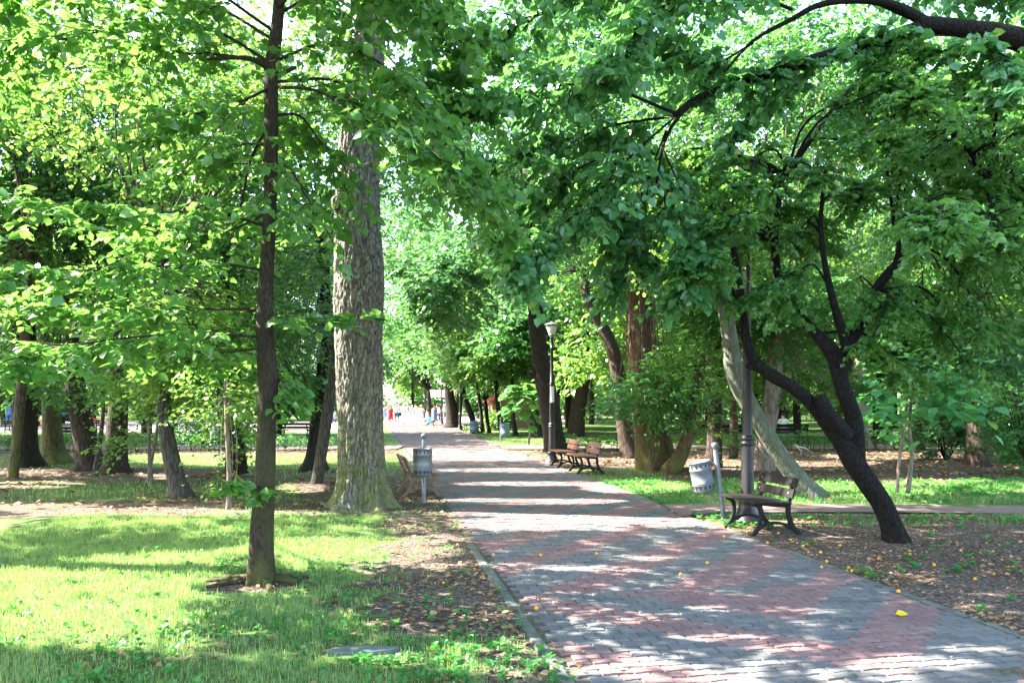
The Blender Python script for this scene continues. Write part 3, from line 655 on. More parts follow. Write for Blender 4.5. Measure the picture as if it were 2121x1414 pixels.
tree('straight dark trunk with flared foot at the right end of the left grove row', [[(240, 980, 58), (240, 950, 46), (242, 900, 42), (245, 840, 38), (248, 770, 34), (262, 600, 30), (300, 300, 22)]], 18.6, 'bark_brown', [(380, 400, 260, 240, 3.2, 90, 26), (330, 130, 260, 150, 3, 40, 22)], 'leaf_blue', .11, flare=.6)
tree('spindly curved sapling between two dark trunks in the left grove', [[(195, 990, 12), (203, 940, 10), (210, 890, 9), (214, 840, 8), (212, 790, 6)]], 17.8, 'bark_grey', [(225, 800, 80, 45, .8, 12, 10)], 'leaf_mid', .11, flare=.3, limb=.008, name='sapling', cat='sapling', sides=8)
tree('twin-stemmed sapling with sunlit leaves on the left lawn', [[(312, 1002, 13), (310, 950, 8), (308, 900, 7), (306, 830, 6)], [(312, 960, 8), (322, 910, 7), (330, 850, 5)]], 16.3, 'bark_pink', [(320, 800, 110, 55, 1, 18, 12), (280, 910, 50, 40, .5, 5, 6)], 'leaf_yellow', .10, flare=.3, limb=.008, name='sapling', cat='sapling', sides=8)
tree('bowed dark trunk leaning left on the lawn, between the grove and the slim tree', [[(378, 1032, 50), (368, 1000, 38), (355, 950, 34), (345, 900, 31), (340, 850, 28), (335, 780, 24), (325, 650, 20), (330, 500, 14)]], 13.75, 'bark_grey', [(400, 775, 130, 60, 1.3, 34, 16), (380, 620, 230, 100, 2, 40, 18), (330, 250, 340, 230, 2.2, 80, 22)], 'leaf_yellow', .10, flare=.35)
tree('thin young tree with whitish lower bark and leafy shoots, behind the slim tree', [[(475, 1058, 14), (475, 1020, 12), (474, 960, 10), (470, 880, 10), (468, 780, 7)]], 12.2, 'bark_pink', [(478, 960, 42, 60, .35, 10, 9), (475, 840, 90, 70, .8, 18, 12)], 'leaf_yellow', .075, flare=.3, limb=.006, name='sapling', cat='sapling', sides=8)
tree('ivy-covered dark double trunk behind the slim tree', [[(488, 982, 40), (482, 930, 30), (474, 870, 28), (468, 800, 26), (462, 700, 22), (470, 500, 16)], [(500, 980, 30), (492, 900, 22), (484, 820, 20), (490, 700, 16)]], 18.6, 'bark_dark', [(520, 560, 190, 200, 3, 60, 22), (480, 880, 26, 70, .4, 12, 12), (590, 780, 110, 60, 1.2, 16, 14)], 'leaf_mid', .10)
tree('black flared trunk behind a leaning one, left of the massive old tree', [[(652, 976, 60), (655, 930, 38), (658, 880, 32), (664, 820, 30), (672, 740, 28), (670, 500, 22)]], 19.3, 'bark_dark', [(640, 520, 150, 200, 2.6, 50, 22), (640, 760, 90, 50, 1, 12, 12), (580, 150, 240, 220, 3, 70, 22)], 'leaf_yellow', .11, flare=.9, lobes=4)
tree('narrow trunk leaning right just left of the massive old tree', [[(656, 1004, 24), (662, 960, 23), (672, 900, 24), (682, 830, 24), (690, 770, 22), (700, 640, 16)]], 16, 'bark_grey', [(640, 640, 100, 110, 1.6, 24, 18), (560, 330, 230, 200, 2.4, 60, 22), (860, 330, 130, 120, 1.6, 26, 20)], 'leaf_blue', .10, flare=.2, limb=0)
# ------------------------------------------------------------------ trees right of the path
tree('tall dark trunk leaning left right behind the tall lamp post', [[(1152, 936, 52), (1146, 900, 44), (1138, 840, 44), (1126, 780, 40), (1118, 730, 36), (1110, 650, 32), (1104, 560, 26), (1090, 350, 20)], [(1118, 775, 24), (1103, 772, 22), (1096, 776, 20)]], 27.2, 'bark_dark', [(1060, 420, 260, 190, 4, 80, 22, 4), (930, 580, 130, 100, 2.6, 50, 26), (1000, 230, 240, 170, 4, 60, 20), (1150, 20, 300, 200, 5, 80, 22)], 'leaf_blue', .16, flare=.3)
tree('dark trunk forking into a Y beyond the red benches', [[(1192, 905, 38), (1196, 860, 34), (1203, 800, 34), (1208, 770, 30), (1212, 700, 18), (1208, 620, 16), (1200, 500, 12)], [(1205, 790, 28), (1225, 740, 26), (1240, 680, 20), (1250, 600, 14)]], 40, 'bark_brown', [(1230, 560, 180, 130, 5, 50, 22), (1240, 350, 260, 160, 6, 50, 22)], 'leaf_yellow', .2, flare=.2)
tree('dark leaning trunk with a knot near its foot, left of the orange-barked tree', [[(1306, 948, 46), (1300, 915, 38), (1290, 860, 33), (1283, 810, 31), (1279, 770, 30), (1268, 720, 27), (1245, 670, 25), (1220, 620, 22), (1205, 560, 18)]], 24, 'bark_brown', [(1230, 480, 230, 160, 3.6, 60, 22), (1330, 160, 300, 180, 4, 80, 22)], 'leaf_mid', .13, flare=.3)
tree('stout orange-barked tree with flared mossy foot and surface roots', [[(1358, 978, 72), (1350, 945, 66), (1345, 900, 62), (1338, 850, 54), (1334, 790, 50), (1328, 730, 52), (1326, 650, 50), (1330, 520, 40), (1330, 350, 30)], [(1385, 970, 34), (1380, 920, 26), (1362, 860, 22), (1350, 800, 24), (1345, 700, 22)],
     [(1340, 982, 26), (1310, 988, 16), (1270, 994, 8)], [(1380, 980, 24), (1420, 974, 16), (1440, 975, 8)]], 19.3, 'bark_orange', [(1330, 420, 240, 200, 3.4, 70, 24), (1345, 815, 110, 60, 1.2, 24, 16, -1), (1500, 520, 200, 150, 3, 40, 20)], 'leaf_mid', .11, flare=.6, lobes=5, sides=24)
tree('small leaning tree springing up right beside the orange-barked tree', [[(1385, 976, 36), (1405, 950, 32), (1420, 915, 26), (1430, 880, 20), (1436, 830, 16), (1445, 760, 10)]], 18.6, 'bark_orange', [(1440, 770, 100, 70, 1.2, 22, 14), (1470, 890, 50, 30, .6, 6, 8)], 'leaf_yellow', .10, flare=.3)
tree('straight brown trunk behind the tilted litter bin', [[(1478, 968, 36), (1480, 920, 32), (1481, 850, 29), (1484, 780, 27), (1490, 650, 22)]], 20.3, 'bark_brown', [(1500, 620, 170, 110, 2.6, 40, 20), (1470, 780, 60, 50, 1, 10, 12)], 'leaf_mid', .11, flare=.2)
tree('thin dark trunk between the litter bin and the near lamp post', [[(1519, 950, 18), (1520, 900, 17), (1519, 840, 16), (1518, 760, 14)]], 23.6, 'bark_brown', [(1530, 700, 110, 80, 2, 20, 16)], 'leaf_mid', .13, flare=.2)
tree('trunk with sunlit pinkish bark behind the near lamp post', [[(1584, 976, 42), (1582, 930, 36), (1590, 880, 34), (1598, 830, 34), (1603, 780, 32), (1610, 680, 26)]], 19.3, 'bark_pink', [(1640, 640, 200, 120, 2.8, 50, 22), (1700, 790, 110, 40, 1, 14, 12), (1650, 120, 300, 200, 4, 80, 22)], 'leaf_mid', .12, flare=.3)
tree('smooth mottled grey-green trunk slanting steeply left behind the near bench', [[(1684, 1034, 58), (1658, 1000, 44), (1632, 965, 38), (1604, 925, 35), (1580, 885, 34), (1556, 845, 35), (1535, 805, 38), (1520, 765, 36), (1514, 725, 33), (1510, 690, 31), (1500, 620, 30), (1490, 500, 24)]], 13.6, 'bark_syc', [(1480, 430, 180, 150, 2.4, 30, 20)], 'leaf_yellow', .12, flare=.3, sides=24, rough=.12)
tree('straight dark trunk with mossy foot at the right edge', [[(2030, 966, 54), (2026, 930, 46), (2025, 870, 38), (2028, 800, 34), (2022, 700, 30), (2010, 500, 24)]], 20.8, 'bark_brown', [(2000, 400, 250, 240, 3.4, 80, 24), (2060, 720, 130, 90, 2, 30, 18), (1880, 250, 230, 150, 3, 40, 20)], 'leaf_blue', .12, flare=.7, lobes=4)
tree('brown trunk seen through the fork of the leaning tree', [[(1785, 928, 36), (1783, 880, 28), (1780, 820, 26), (1782, 700, 20)]], 30, 'bark_pink', [(1760, 560, 260, 180, 4.5, 60, 22), (1700, 250, 320, 200, 5, 70, 22)], 'leaf_yellow', .17, flare=.4)
tree('grove tree with yellow-green sunlit crown above the plum tree', [[(1990, 915, 30), (1992, 860, 26), (1985, 700, 20)]], 34, 'bark_brown', [(1980, 560, 220, 200, 5, 50, 22), (2050, 220, 260, 200, 5, 50, 22)], 'leaf_yellow', .18, flare=.3)
for lab, st, Z, cr, s_, lm_ in (('young broad-leaved tree with very large bluish leaves, right of the leaning tree', [[(1858, 1026, 8), (1862, 960, 7), (1872, 890, 6), (1880, 820, 5)], [(1880, 1020, 11), (1886, 970, 9), (1888, 930, 7), (1884, 880, 6), (1890, 800, 5)]], 13.9, [(1890, 800, 100, 50, .8, 12, 5), (1980, 850, 60, 36, .6, 6, 4), (1830, 850, 40, 36, .5, 4, 4), (1960, 780, 70, 36, .7, 6, 4)], .17, 'leaf_catalpa'),
                       ('little big-leaved sapling on the verge beyond the benches', [[(1094, 926, 5), (1098, 890, 4), (1092, 860, 4), (1096, 830, 3)]], 31, [(1090, 822, 42, 36, .8, 13, 5)], .28, 'leaf_mid')):
    tree(lab, st, Z, 'bark_pink', cr, lm_, s_, flare=.2, name='sapling', cat='sapling', shape=S_BIG, m=5, L=.5, limb=.008, sides=8, flat=.25, hang=.15)
for lab, st, Z, cr, lf in (('double-trunked old tree by the far end of the path, right of the walkers', [[(938, 884, 34), (936, 850, 26), (930, 810, 20), (930, 720, 14)], [(945, 884, 22), (950, 850, 16), (955, 800, 12)]], 56, [(930, 730, 100, 70, 6, 40, 18), (900, 560, 130, 110, 7, 40, 18), (830, 420, 110, 150, 7, 40, 18)], 'leaf_mid'),
                           ('tree leaning left behind the small benches at the far path edge', [[(985, 898, 16), (978, 865, 13), (965, 830, 11), (958, 800, 9)]], 44, [(980, 720, 90, 60, 4, 36, 20), (990, 600, 100, 80, 4, 30, 16)], 'leaf_yellow'),
                           ('slim dark trunk left of the kiosk door', [[(1013, 896, 9), (1009, 870, 8), (1006, 830, 7)]], 45, [(1010, 760, 70, 40, 3, 20, 16)], 'leaf_yellow'),
                           ('reddish trunk slanting in front of the kiosk', [[(1042, 902, 14), (1036, 870, 11), (1030, 830, 9), (1027, 780, 8)]], 41, [(1020, 740, 80, 50, 3, 36, 18)], 'leaf_yellow'),
                           ('dark slim trunk in front of the kiosk wall', [[(1068, 903, 11), (1064, 870, 9), (1061, 830, 8), (1060, 760, 7)]], 40, [(1060, 700, 80, 60, 3, 30, 18)], 'leaf_mid'),
                           ('black trunk left of the lamp post on the verge', [[(1112, 905, 34), (1108, 870, 24), (1106, 830, 20), (1105, 760, 14)]], 39, [(1100, 640, 110, 90, 4, 30, 18)], 'leaf_blue'),
                           ('slender dark trunk just behind the tall lamp post', [[(1154, 903, 8), (1156, 860, 7), (1157, 800, 6)]], 42, [(1170, 740, 60, 50, 3, 20, 14)], 'leaf_mid'),
                           ('dark twin trunk behind the walkers in the path', [[(893, 874, 12), (890, 850, 10), (888, 810, 9)], [(898, 874, 8), (898, 840, 7)]], 70, [(870, 700, 90, 70, 7, 40, 18), (815, 640, 60, 110, 7, 50, 18), (840, 480, 110, 120, 8, 70, 20)], 'leaf_mid'),
                           ('leaning pale trunk behind the dustbin near the far path edge', [[(1000, 895, 9), (996, 850, 8), (990, 810, 7)]], 47, [(960, 660, 80, 50, 4, 24, 16)], 'leaf_yellow')):
    tree(lab, st, Z, 'bark_dark', cr, lf, .24, flare=.5, m=8, L=.8, sides=10, limb=.04)

# ------------------------------------------------------------------ the park beyond: trees in many rows
def far_tree(h, r, leaf, seed, n, size):
    e = empty('tree', (0, 0, 0)); mb = MB(); pr = []
    V, Fs = tube(catmull([(0, 0, -.1), (.1, 0, h * .25), (-.1, .1, h * .5), (0, 0, h * .8)], 14), np.linspace(.24, .07, 14), 9); mb.add(V, Fs)
    for c, rr, k in (((0, 0, h * .62), (r, r, h * .36), n), ((r * .3, 0, h * .36), (r * .9, r * .9, h * .16), n // 2)):
        p_, sc = blob(c, rr, k, 15, 7, size, L=.9, mask=False, flat=.5, sub=.3); pr.append(p_); limbs(mb, (0, 0, h * .4), sc[::4], .06)
    mb.build('trunk', M['bark_dark'], e, True); build_leaves(pr, M[leaf], S_DIA, e); return e
protos = [far_tree(13, 4.2, 'leaf_mid', 1, 70, .26), far_tree(11, 4.6, 'leaf_yellow', 2, 70, .26), far_tree(15, 4.4, 'leaf_blue', 3, 80, .28), far_tree(9, 3.4, 'leaf_yellow', 4, 50, .24)]
spots = []
for Y in (36, 43, 50, 58, 67, 77, 88, 100, 114):
    half = Y * .75 + 3; step = 5.2 + Y * .035; x = -half + rng.random() * 3
    while x < half:
        X = x + rng.normal(0, 1.2); y2 = Y + rng.normal(0, 1.8); x += step
        if path_l(y2) - 3.6 < X < path_r(y2) + 3.2 and y2 < 105: continue
        if 47 < y2 < 76 and -34 < X < -13 and rng.random() < .75: continue
        if y2 < 56 and -3 < X < 3.4: continue
        spots.append((X, y2))
for Y, xs_ in ((3, (-13, -18)), (4.5, (-8.8,)), (9.8, (-8.9,)), (7, (-14,)), (9, (-19,)), (16, (-16, -22)), (24, (-19, -27)), (-4, (-16,)), (14, (15, 21)), (22, (19, 27)), (30, (24, -24, -31))):
    for X in xs_: spots.append((X + rng.normal(0, .6), Y + rng.normal(0, .6)))
first = set()
for i, (X, Y) in enumerate(spots):
    if Y < 31: continue
    k = int(rng.integers(4)); o = protos[k]
    if k in first: o = copy_tree(o)
    first.add(k); o.location = (X, Y, 0); o.rotation_euler = (0, 0, rng.random() * 6.28); s_ = rng.uniform(.85, 1.2); o.scale = (s_, s_, s_ * (rng.uniform(1.3, 1.8) if Y > 62 else rng.uniform(1., 1.25)))
    tag(o, 'park tree of the far rows beyond the lawns, its crown merging with its neighbours', 'tree', 'far rows of park trees')
# trees added around the viewpoint, mostly outside the frame, to shade lawn and path
for i, (X, Y) in enumerate([s for s in spots if s[1] < 31]):
    e = empty('tree', (X, Y, 0), 0, 'park tree added outside the view to shade the lawn and path', 'tree', 'added shade trees around the viewpoint')
    mb = MB(); V, Fs = tube(catmull([(0, 0, -.1), (.1, 0, 3), (0, .1, 6), (0, 0, 9)], 14), np.linspace(.28, .08, 14), 10); mb.add(V, Fs)
    pr = []
    p_, sc = blob((X, Y, 8.6), (5.2, 4.6, 3.4), 85, 20, 8, .2, L=.8); pr.append(p_)
    limbs(mb, (0, 0, 7), [s - np.array([X, Y, 0]) for s in sc[::6]], .035)
    mb.build('trunk', M['bark_brown'], e, True); build_leaves(pr, M['leaf_mid'], S_DIA, e)
# the wood that closes the view
q = []
for i in range(150):
    a_ = rng.uniform(-.85, .85); d_ = rng.uniform(122, 140); c = np.array([math.sin(a_) * d_ * 1.3, d_, rng.uniform(1, 15)])
    q.append(blob(c, (7, 3, 4), 16, 12, 7, .7, L=1.6, mask=False, flat=.6)[0])
o = build_leaves(q, M['leaf_mid'], S_DIA, None, 'far_wood'); tag(o, 'distant mass of park woodland closing the view', 'woodland', kind='stuff')
# ------------------------------------------------------------------ benches
def ribbon(mb, pts, wd, th, x, n=14):
    """cast iron strip: pts in the side plane (y, z), strip width wd in that plane, thickness th across x"""
    c = catmull([(0, p[0], p[1]) for p in pts], n); wv = np.interp(np.linspace(0, 1, n), np.linspace(0, 1, len(wd)), wd) if hasattr(wd, '__len__') else np.full(n, wd)
    T = np.gradient(c, axis=0); T = unit(T); Nn = np.stack([T[:, 0] * 0, -T[:, 2], T[:, 1]], 1); V = []
    for i in range(n):
        for sx, sn in ((-1, -1), (1, -1), (1, 1), (-1, 1)): V.append((x + sx * th / 2, c[i][1] + Nn[i][1] * sn * wv[i] / 2, c[i][2] + Nn[i][2] * sn * wv[i] / 2))
    Fs = [(i * 4 + j, i * 4 + (j + 1) % 4, i * 4 + 4 + (j + 1) % 4, i * 4 + 4 + j) for i in range(n - 1) for j in range(4)] + [(3, 2, 1, 0), tuple((n - 1) * 4 + j for j in range(4))]
    mb.add(V, Fs)
def make_bench(wood, iron, length=.92, frame=.36, detail=True, lean=0):
    root = empty('park_bench')
    for s in (-1, 1):
        mb = MB(); x = s * frame; th = .045
        ribbon(mb, [(-.02, .40), (.06, .38), (.09, .30), (.085, .20), (.05, .10), (-.03, 0)], [.035, .05, .045, .042, .05, .06], th, x, 16)          # C shaped front leg
        ribbon(mb, [(-.03, .415), (.12, .405), (.30, .385), (.44, .385)], [.03, .035, .04, .05], th - .004, x, 10)
        ribbon(mb, [(.63, 0), (.53, .11), (.475, .24), (.465, .38), (.50 + lean * .4, .52), (.555 + lean, .73)], [.06, .055, .055, .05, .045, .035], th, x, 18)   # rear leg sweeping into the back
        ribbon(mb, [(.06, .10), (.16, .15), (.28, .17), (.40, .15), (.51, .10)], [.05, .035, .032, .035, .05], th - .006, x, 14)                 # arched brace
        mb.build('side_frame', M[iron], root, bevel=.005)
    for y, z, r_, wd in ((.035, .435, .0, .17), (.215, .430, -.02, .165), (.385, .422, -.04, .14)):
        mb = MB(); mb.box((0, y, z), (length, wd, .032), Matrix.Rotation(r_, 4, 'X')); mb.build('seat_plank', M[wood], root, bevel=.006)
    for y, z in ((.485 + lean * .42, .535), (.523 + lean * .78, .672)):
        mb = MB(); mb.box((0, y, z), (length, .028, .115), Matrix.Rotation(-.27 - lean * 2, 4, 'X')); o = mb.build('back_plank', M[wood], root, bevel=.006)
        if detail:
            for s in (-1, 1):
                b = MB(); Mx = Matrix.Rotation(R(90) - .27, 4, 'X')
                b.lathe([(0, .0), (.013, 0), (.015, .004), (.012, .008), (.0, .008)], 12, (s * frame, y - .016, z), Mx); b.build('bolt', M['zinc'], o, True)
    return root
def place(o, X, Y, ang, label, group=None, cat='bench', s=1):
    o.location = (X, Y, 0); o.rotation_euler = (0, 0, ang); o.scale = (s, s, s); return tag(o, label, cat, group)
A_R = R(-79.5)                                    # backs to the right-hand verge, facing the path
pn = P(1563, 1112, 9.65); pf = P(1500, 1092.7, 10.38); d = np.array([math.sin(-A_R), math.cos(A_R)])
mid = (np.array(pn[:2]) + np.array(pf[:2])) / 2
b = make_bench('plank_dark', 'iron'); place(b, mid[0] + .02, mid[1], A_R, 'near dark brown slatted bench under the crooked black tree', 'path benches')
b = make_bench('plank_red', 'iron', 1.0, .38); place(b, 1.50, 18.7, A_R, 'reddish bench, nearer of the two sunlit benches side by side', 'path benches')
b = copy_tree(b); place(b, 1.13, 20.4, A_R, 'reddish bench, farther of the two side by side, beside the tall lamp post', 'path benches')
b = make_bench('plank_pink', 'rust', 1.1, .42, lean=.07); place(b, -1.45, 14.3, R(106), 'weathered ochre-framed bench seen end-on behind the grey litter bin', 'path benches')
bd = make_bench('plank_dark', 'iron', 1.5, .55, False)
def fb(X, Y, ang, label, s=1.0, first=[True]):
    o = bd if first[0] else copy_tree(bd); first[0] = False; return place(o, X, Y, ang, label, 'distant dark benches', s=s)
fb(P(178, 900, 33)[0], 33, R(180), 'long black bench seen from behind between the grove trunks, with curled armrest')
fb(P(40, 878, 47)[0], 47, R(180), 'dark bench at the far left edge by the playground'); fb(P(190, 870, 48)[0], 48, R(180), 'dark bench half hidden behind the curving grove trunk')
fb(P(460, 885, 35)[0], 35, R(183), 'dark bench behind the pale post and ivy-covered trunk'); fb(P(617, 885, 37)[0], 37, R(178), 'dark bench on the lawn just right of the slim tree trunk', 1.1)
fb(P(1500, 885, 33)[0], 33, R(180), 'dark bench behind the brown trunk near the tilted bin', 1.1); fb(P(1622, 884, 33)[0], 33, R(180), 'dark bench where a person in a pale top sits', 1.15)
fb(P(1455, 880, 42)[0], 42, R(180), 'dark bench farthest back on the right lawn'); fb(P(962, 890, 47)[0], 47, R(-80), 'small dark bench at the far right edge of the path, nearer one'); fb(P(976, 893, 44)[0], 44, R(-80), 'small dark bench before the blue-grey dustbin by the path')
b = make_bench('plank_red', 'iron', 1.2, .45, False); place(b, P(929, 880, 56)[0], 56, R(-70), 'small red bench by the path end right of the woman in blue', 'far red benches')
b = copy_tree(b); place(b, P(884, 878, 62)[0], 62, R(-80), 'far red bench where a person in white sits', 'far red benches')

# ------------------------------------------------------------------ litter bins
def make_bin(mat, post, h=1.17, side=0, tilt=0, bh=.46, rr=.155, back=.16, slots=True):
    root = empty('litter_bin'); mb = MB()
    mb.lathe([(.034, -.05), (.034, h - .13), (.027, h - .11), (.027, h - .085), (.036, h - .075), (.045, h - .045), (.042, h - .015), (.02, h), (0, h + .002)], 18); mb.build('post', M[post], root, True)
    z0 = h - .24 - bh; c = Vector((back * math.cos(side), back * math.sin(side), 0)); Mt = Matrix.Rotation(tilt, 4, 'Y')
    mb = MB(); n = 40; lv = [(0, 1), (.012, .8)]
    prof = [(0.0, .0), (rr * .8, .0), (rr * .95, .012), (rr, .04), (rr, .10), (rr + .006, .106), (rr + .006, .114), (rr, .12), (rr + .006, .126), (rr + .006, .134), (rr, .14), (rr, bh - .12), (rr + .006, bh - .114), (rr + .006, bh - .106), (rr, bh - .10), (rr, bh - .012), (rr + .008, bh - .006), (rr + .008, bh), (rr - .004, bh), (rr - .006, .03), (0, .02)]
    mb.lathe(prof, n, c + Vector((0, 0, z0)), Mt); bo = mb.build('bin_body', M[mat], root, True)
    so_ = None
    for zz in ((.07, bh - .055) if slots else ()):
        for k in range(14):
            a_ = k * 2 * math.pi / 14 + .1; q = c + (Mt @ Vector((rr * math.cos(a_), rr * math.sin(a_), zz))) + Vector((0, 0, z0))
            if so_ is None:
                mb = MB(); mb.box((0, 0, 0), (.005, .016, .045)); so_ = mb.build('slot', M['iron'], bo); o = so_
            else: o = so_.copy(); COL.objects.link(o)
            o.location = q; o.rotation_euler = (Mt @ Matrix.Rotation(a_, 4, 'Z')).to_euler()
    mb = MB(); mb.tube([c * .1 + Vector((0, 0, z0 - .16)), c * .6 + Vector((0, 0, z0 - .09)), c + Vector((0, 0, z0 - .01))], .011, 8); mb.tube([c * .1 + Vector((0, 0, z0 - .03)), c + Vector((0, 0, z0 - .015))], .009, 8)
    mb.tube([Vector((0, 0, z0 + bh - .05)), c * .4 + Vector((0, 0, z0 + bh - .05))], .014, 8); mb.build('bracket', M[post], root, True)
    return root
o = make_bin('zincdark', 'zincdark', 1.17, R(-90), 0, .46, .155, .2); p = P(878, 1042, 12.95); o.location = (p[0], p[1], 0)
tag(o, 'grey cylindrical litter bin on a ball-topped post beside the ochre bench', 'litter bin', 'litter bins')
o = make_bin('zinc', 'zinc', 1.13, R(175), R(-5), .43, .15, .21); p = P(1500, 1082, 10.85); o.location = (p[0], p[1], 0); o.rotation_euler = (0, R(-7), 0)
tag(o, 'shiny steel litter bin leaning left on its post, behind the near bench', 'litter bin', 'litter bins')
o = make_bin('binblue', 'zincdark', 1.1, R(170), 0, .55, .2, .16, False); p = P(988, 907, 38); o.location = (p[0], p[1], 0); tag(o, 'blue-grey dustbin on a post by the far small benches', 'litter bin', 'litter bins')
o = make_bin('binblue', 'zincdark', 1.1, R(10), 0, .55, .2, .2, False); p = P(1037, 917, 33.4); o.location = (p[0], p[1], 0); tag(o, 'dark blue dustbin behind a post at the path crossing', 'litter bin', 'litter bins')
o = make_bin('zinc', 'zincdark', 1.0, R(-90), 0, .5, .22, .2, False); p = P(1502, 890, 42); o.location = (p[0], p[1], 0); tag(o, 'pale grey bin standing before a far dark bench on the right lawn', 'litter bin', 'litter bins')

# ------------------------------------------------------------------ lamp posts
M['frost'] = plain('frosted_lamp_glass', (.72, .70, .60), .35, 0, .05, 5, 0)
M['white'] = plain('white_paint', (.75, .76, .74), .6, 0, .08, 8)
def make_lamp(h=3.95, poster=True, scale=1.0):
    root = empty('street_lamp'); mb = MB()
    mb.lathe([(.23, -.02), (.235, .03), (.20, .06), (.17, .12), (.135, .20), (.118, .26), (.13, .28), (.13, .30), (.108, .32)], 24); mb.build('lamp_foot', M['lampblack'], root, True)
    mb = MB(); V = []; n = 32; zs = [(.32, .10), (.36, .098), (.95, .088), (1.0, .086)]
    def flute(r, a): return r * (1 - .055 * (math.cos(a * 8) > .2) * 1.0)
    for z, r in zs:
        for i in range(n): a_ = 2 * math.pi * i / n; V.append((flute(r, a_) * math.cos(a_), flute(r, a_) * math.sin(a_), z))
    mb.add(V, [(j * n + i, j * n + (i + 1) % n, (j + 1) * n + (i + 1) % n, (j + 1) * n + i) for j in range(len(zs) - 1) for i in range(n)])
    mb.lathe([(.086, 1.0), (.10, 1.01), (.108, 1.03), (.10, 1.05), (.09, 1.055), (.09, 1.075), (.102, 1.085), (.104, 1.10), (.09, 1.12), (.074, 1.14)], 24)
    mb.lathe([(.074, 1.14), (.066, 2.2), (.074, 2.21), (.076, 2.235), (.06, 2.24), (.06, 2.25), (.072, 2.26), (.07, 2.28), (.052, 2.30), (.042, h - .75), (.05, h - .74), (.05, h - .72), (.038, h - .71), (.034, h - .46), (.05, h - .45), (.05, h - .43), (.03, h - .42)], 20)
    mb.build('pole', M['lampblack'], root, True)
    mb = MB(); mb.lathe([(.03, h - .44), (.05, h - .42), (.085, h - .38), (.09, h - .36), (.06, h - .355), (0, h - .355)], 20); mb.lathe([(.0, h - .085), (.215, h - .085), (.22, h - .075), (.20, h - .06), (.10, h - .02), (.03, h), (.02, h + .02), (0, h + .025)], 24); mb.build('lamp_cap', M['zincdark'], root, True)
    mb = MB(); mb.lathe([(.075, h - .354), (.12, h - .25), (.165, h - .09), (.0, h - .088)], 24); mb.build('lamp_shade', M['frost'], root, True)
    return root
lm = make_lamp(4.0); p = P(1143, 958, 22); lm.location = (p[0], p[1], 0); tag(lm, 'tall black lamp post with a flared frosted shade beside the red benches', 'lamp post', 'park lamp posts')
mb = MB()
n = 12; V = []
for z in (1.72, 1.95, 2.17):
    for i in range(n): a_ = -2.3 + 1.7 * i / (n - 1); V.append((.0765 * math.cos(a_), .0765 * math.sin(a_), z + .02 * math.sin(i * 2)))
mb.add(V, [(j * n + i, j * n + i + 1, (j + 1) * n + i + 1, (j + 1) * n + i) for j in range(2) for i in range(n - 1)]); o = mb.build('notice', M['white'], None, True); o.location = lm.location; tag(o, 'torn pale paper notice wrapped round the tall lamp post', 'notice')
for x, y, Z, lab in ((1548, 1082, 10.75, 'near black fluted lamp post rising behind the dark bench into the leaves'), (953, 888, 50, 'lamp post left of the small far benches'), (915, 876, 66, 'thin far lamp post above the woman in blue'), (880, 874, 72, 'thin far lamp post behind the seated person in white')):
    o = copy_tree(lm); pp = P(x, y, Z); o.location = (pp[0], pp[1], 0); tag(o, lab, 'lamp post', 'park lamp posts')
    if Z < 12: o.scale = (.93, .93, 1.08)
for x, Z, hh, lab, r_ in ((440, 31, 1.95, 'pale whitish post in front of the hedge behind the slim tree', .085), (1311, 34, 2.6, 'pale greenish post between two trunks beyond the lawn', .09)):
    mb = MB(); mb.lathe([(r_ * 1.2, -.05), (r_ * 1.2, .06), (r_, .08), (r_ * .92, hh - .05), (r_ * 1.1, hh - .04), (r_ * 1.1, hh), (0, hh + .03)], 16); pp = P(x, 900, Z); e = mb.build('post', M['white'], None, True); e.location = (pp[0], Z, 0); tag(e, lab, 'post')

# ------------------------------------------------------------------ hedges and shrubs
def hedge(label, x0, x1, Z, Z1, h, leaf='leaf_mid', dens=170, size=.06, name='hedge', cat='hedge'):
    a = P(x0, 900, Z); b_ = P(x1, 900, Z1); e = empty(name, ((a[0] + b_[0]) / 2, (Z + Z1) / 2, 0), 0, label, cat); L = np.linalg.norm(a[:2] - b_[:2]); n = int(L * dens)
    t = rng.random(n); p = a[None, :] + (b_ - a)[None] * t[:, None]; p[:, 1] += rng.normal(0, .16, n)
    p[:, 2] = h * (.25 + .75 * rng.random(n) ** .6) + .05 * np.sin(t * L * 5) + rng.normal(0, .03, n)
    D = rng.normal(size=(n, 3)) * [1, 1, .5] + [0, 0, .5]
    mb = MB()
    for k in range(int(L * 7)):
        t_ = rng.random(); q = a + (b_ - a) * t_; q[1] += rng.normal(0, .1); V, Fs = tube([(q[0], q[1], -.03), (q[0] + rng.normal(0, .06), q[1] + rng.normal(0, .05), h * .5), (q[0] + rng.normal(0, .12), q[1] + rng.normal(0, .1), h * .9)], [.012, .009, .004], 5, False); mb.add(V, Fs)
    local(mb, np.array(e.location)); mb.build('stem', M['bark_dark'], e); build_leaves([sprays(p, D, .16, 5, size, mask=False, flat=.6)], M[leaf], S_DIA, e, 'foliage')
hedge('low clipped hedge left of the slim tree along the cross path', 262, 420, 26.6, 27.0, .62); hedge('low thin hedge right of the slim tree before the massive old tree', 572, 690, 27.0, 27.2, .5, 'leaf_mid', 110)
hedge('low clipped hedge between and behind the left grove trunks', -40, 232, 26.2, 26.5, .62); hedge('low sparse hedge behind the ivy-covered trunk', 424, 540, 27.1, 27.1, .52, 'leaf_mid', 120)
hedge('low leafy hedge at the path crossing behind the red benches', 1160, 1290, 27.2, 27.3, .48); hedge('straggly low hedge at the back of the bare ground on the right', 1500, 1800, 27, 27.4, .62, 'leaf_mid', 130)
hedge('low dark hedge on the right behind the fork of the leaning tree', 1810, 2200, 27.5, 28, .7)
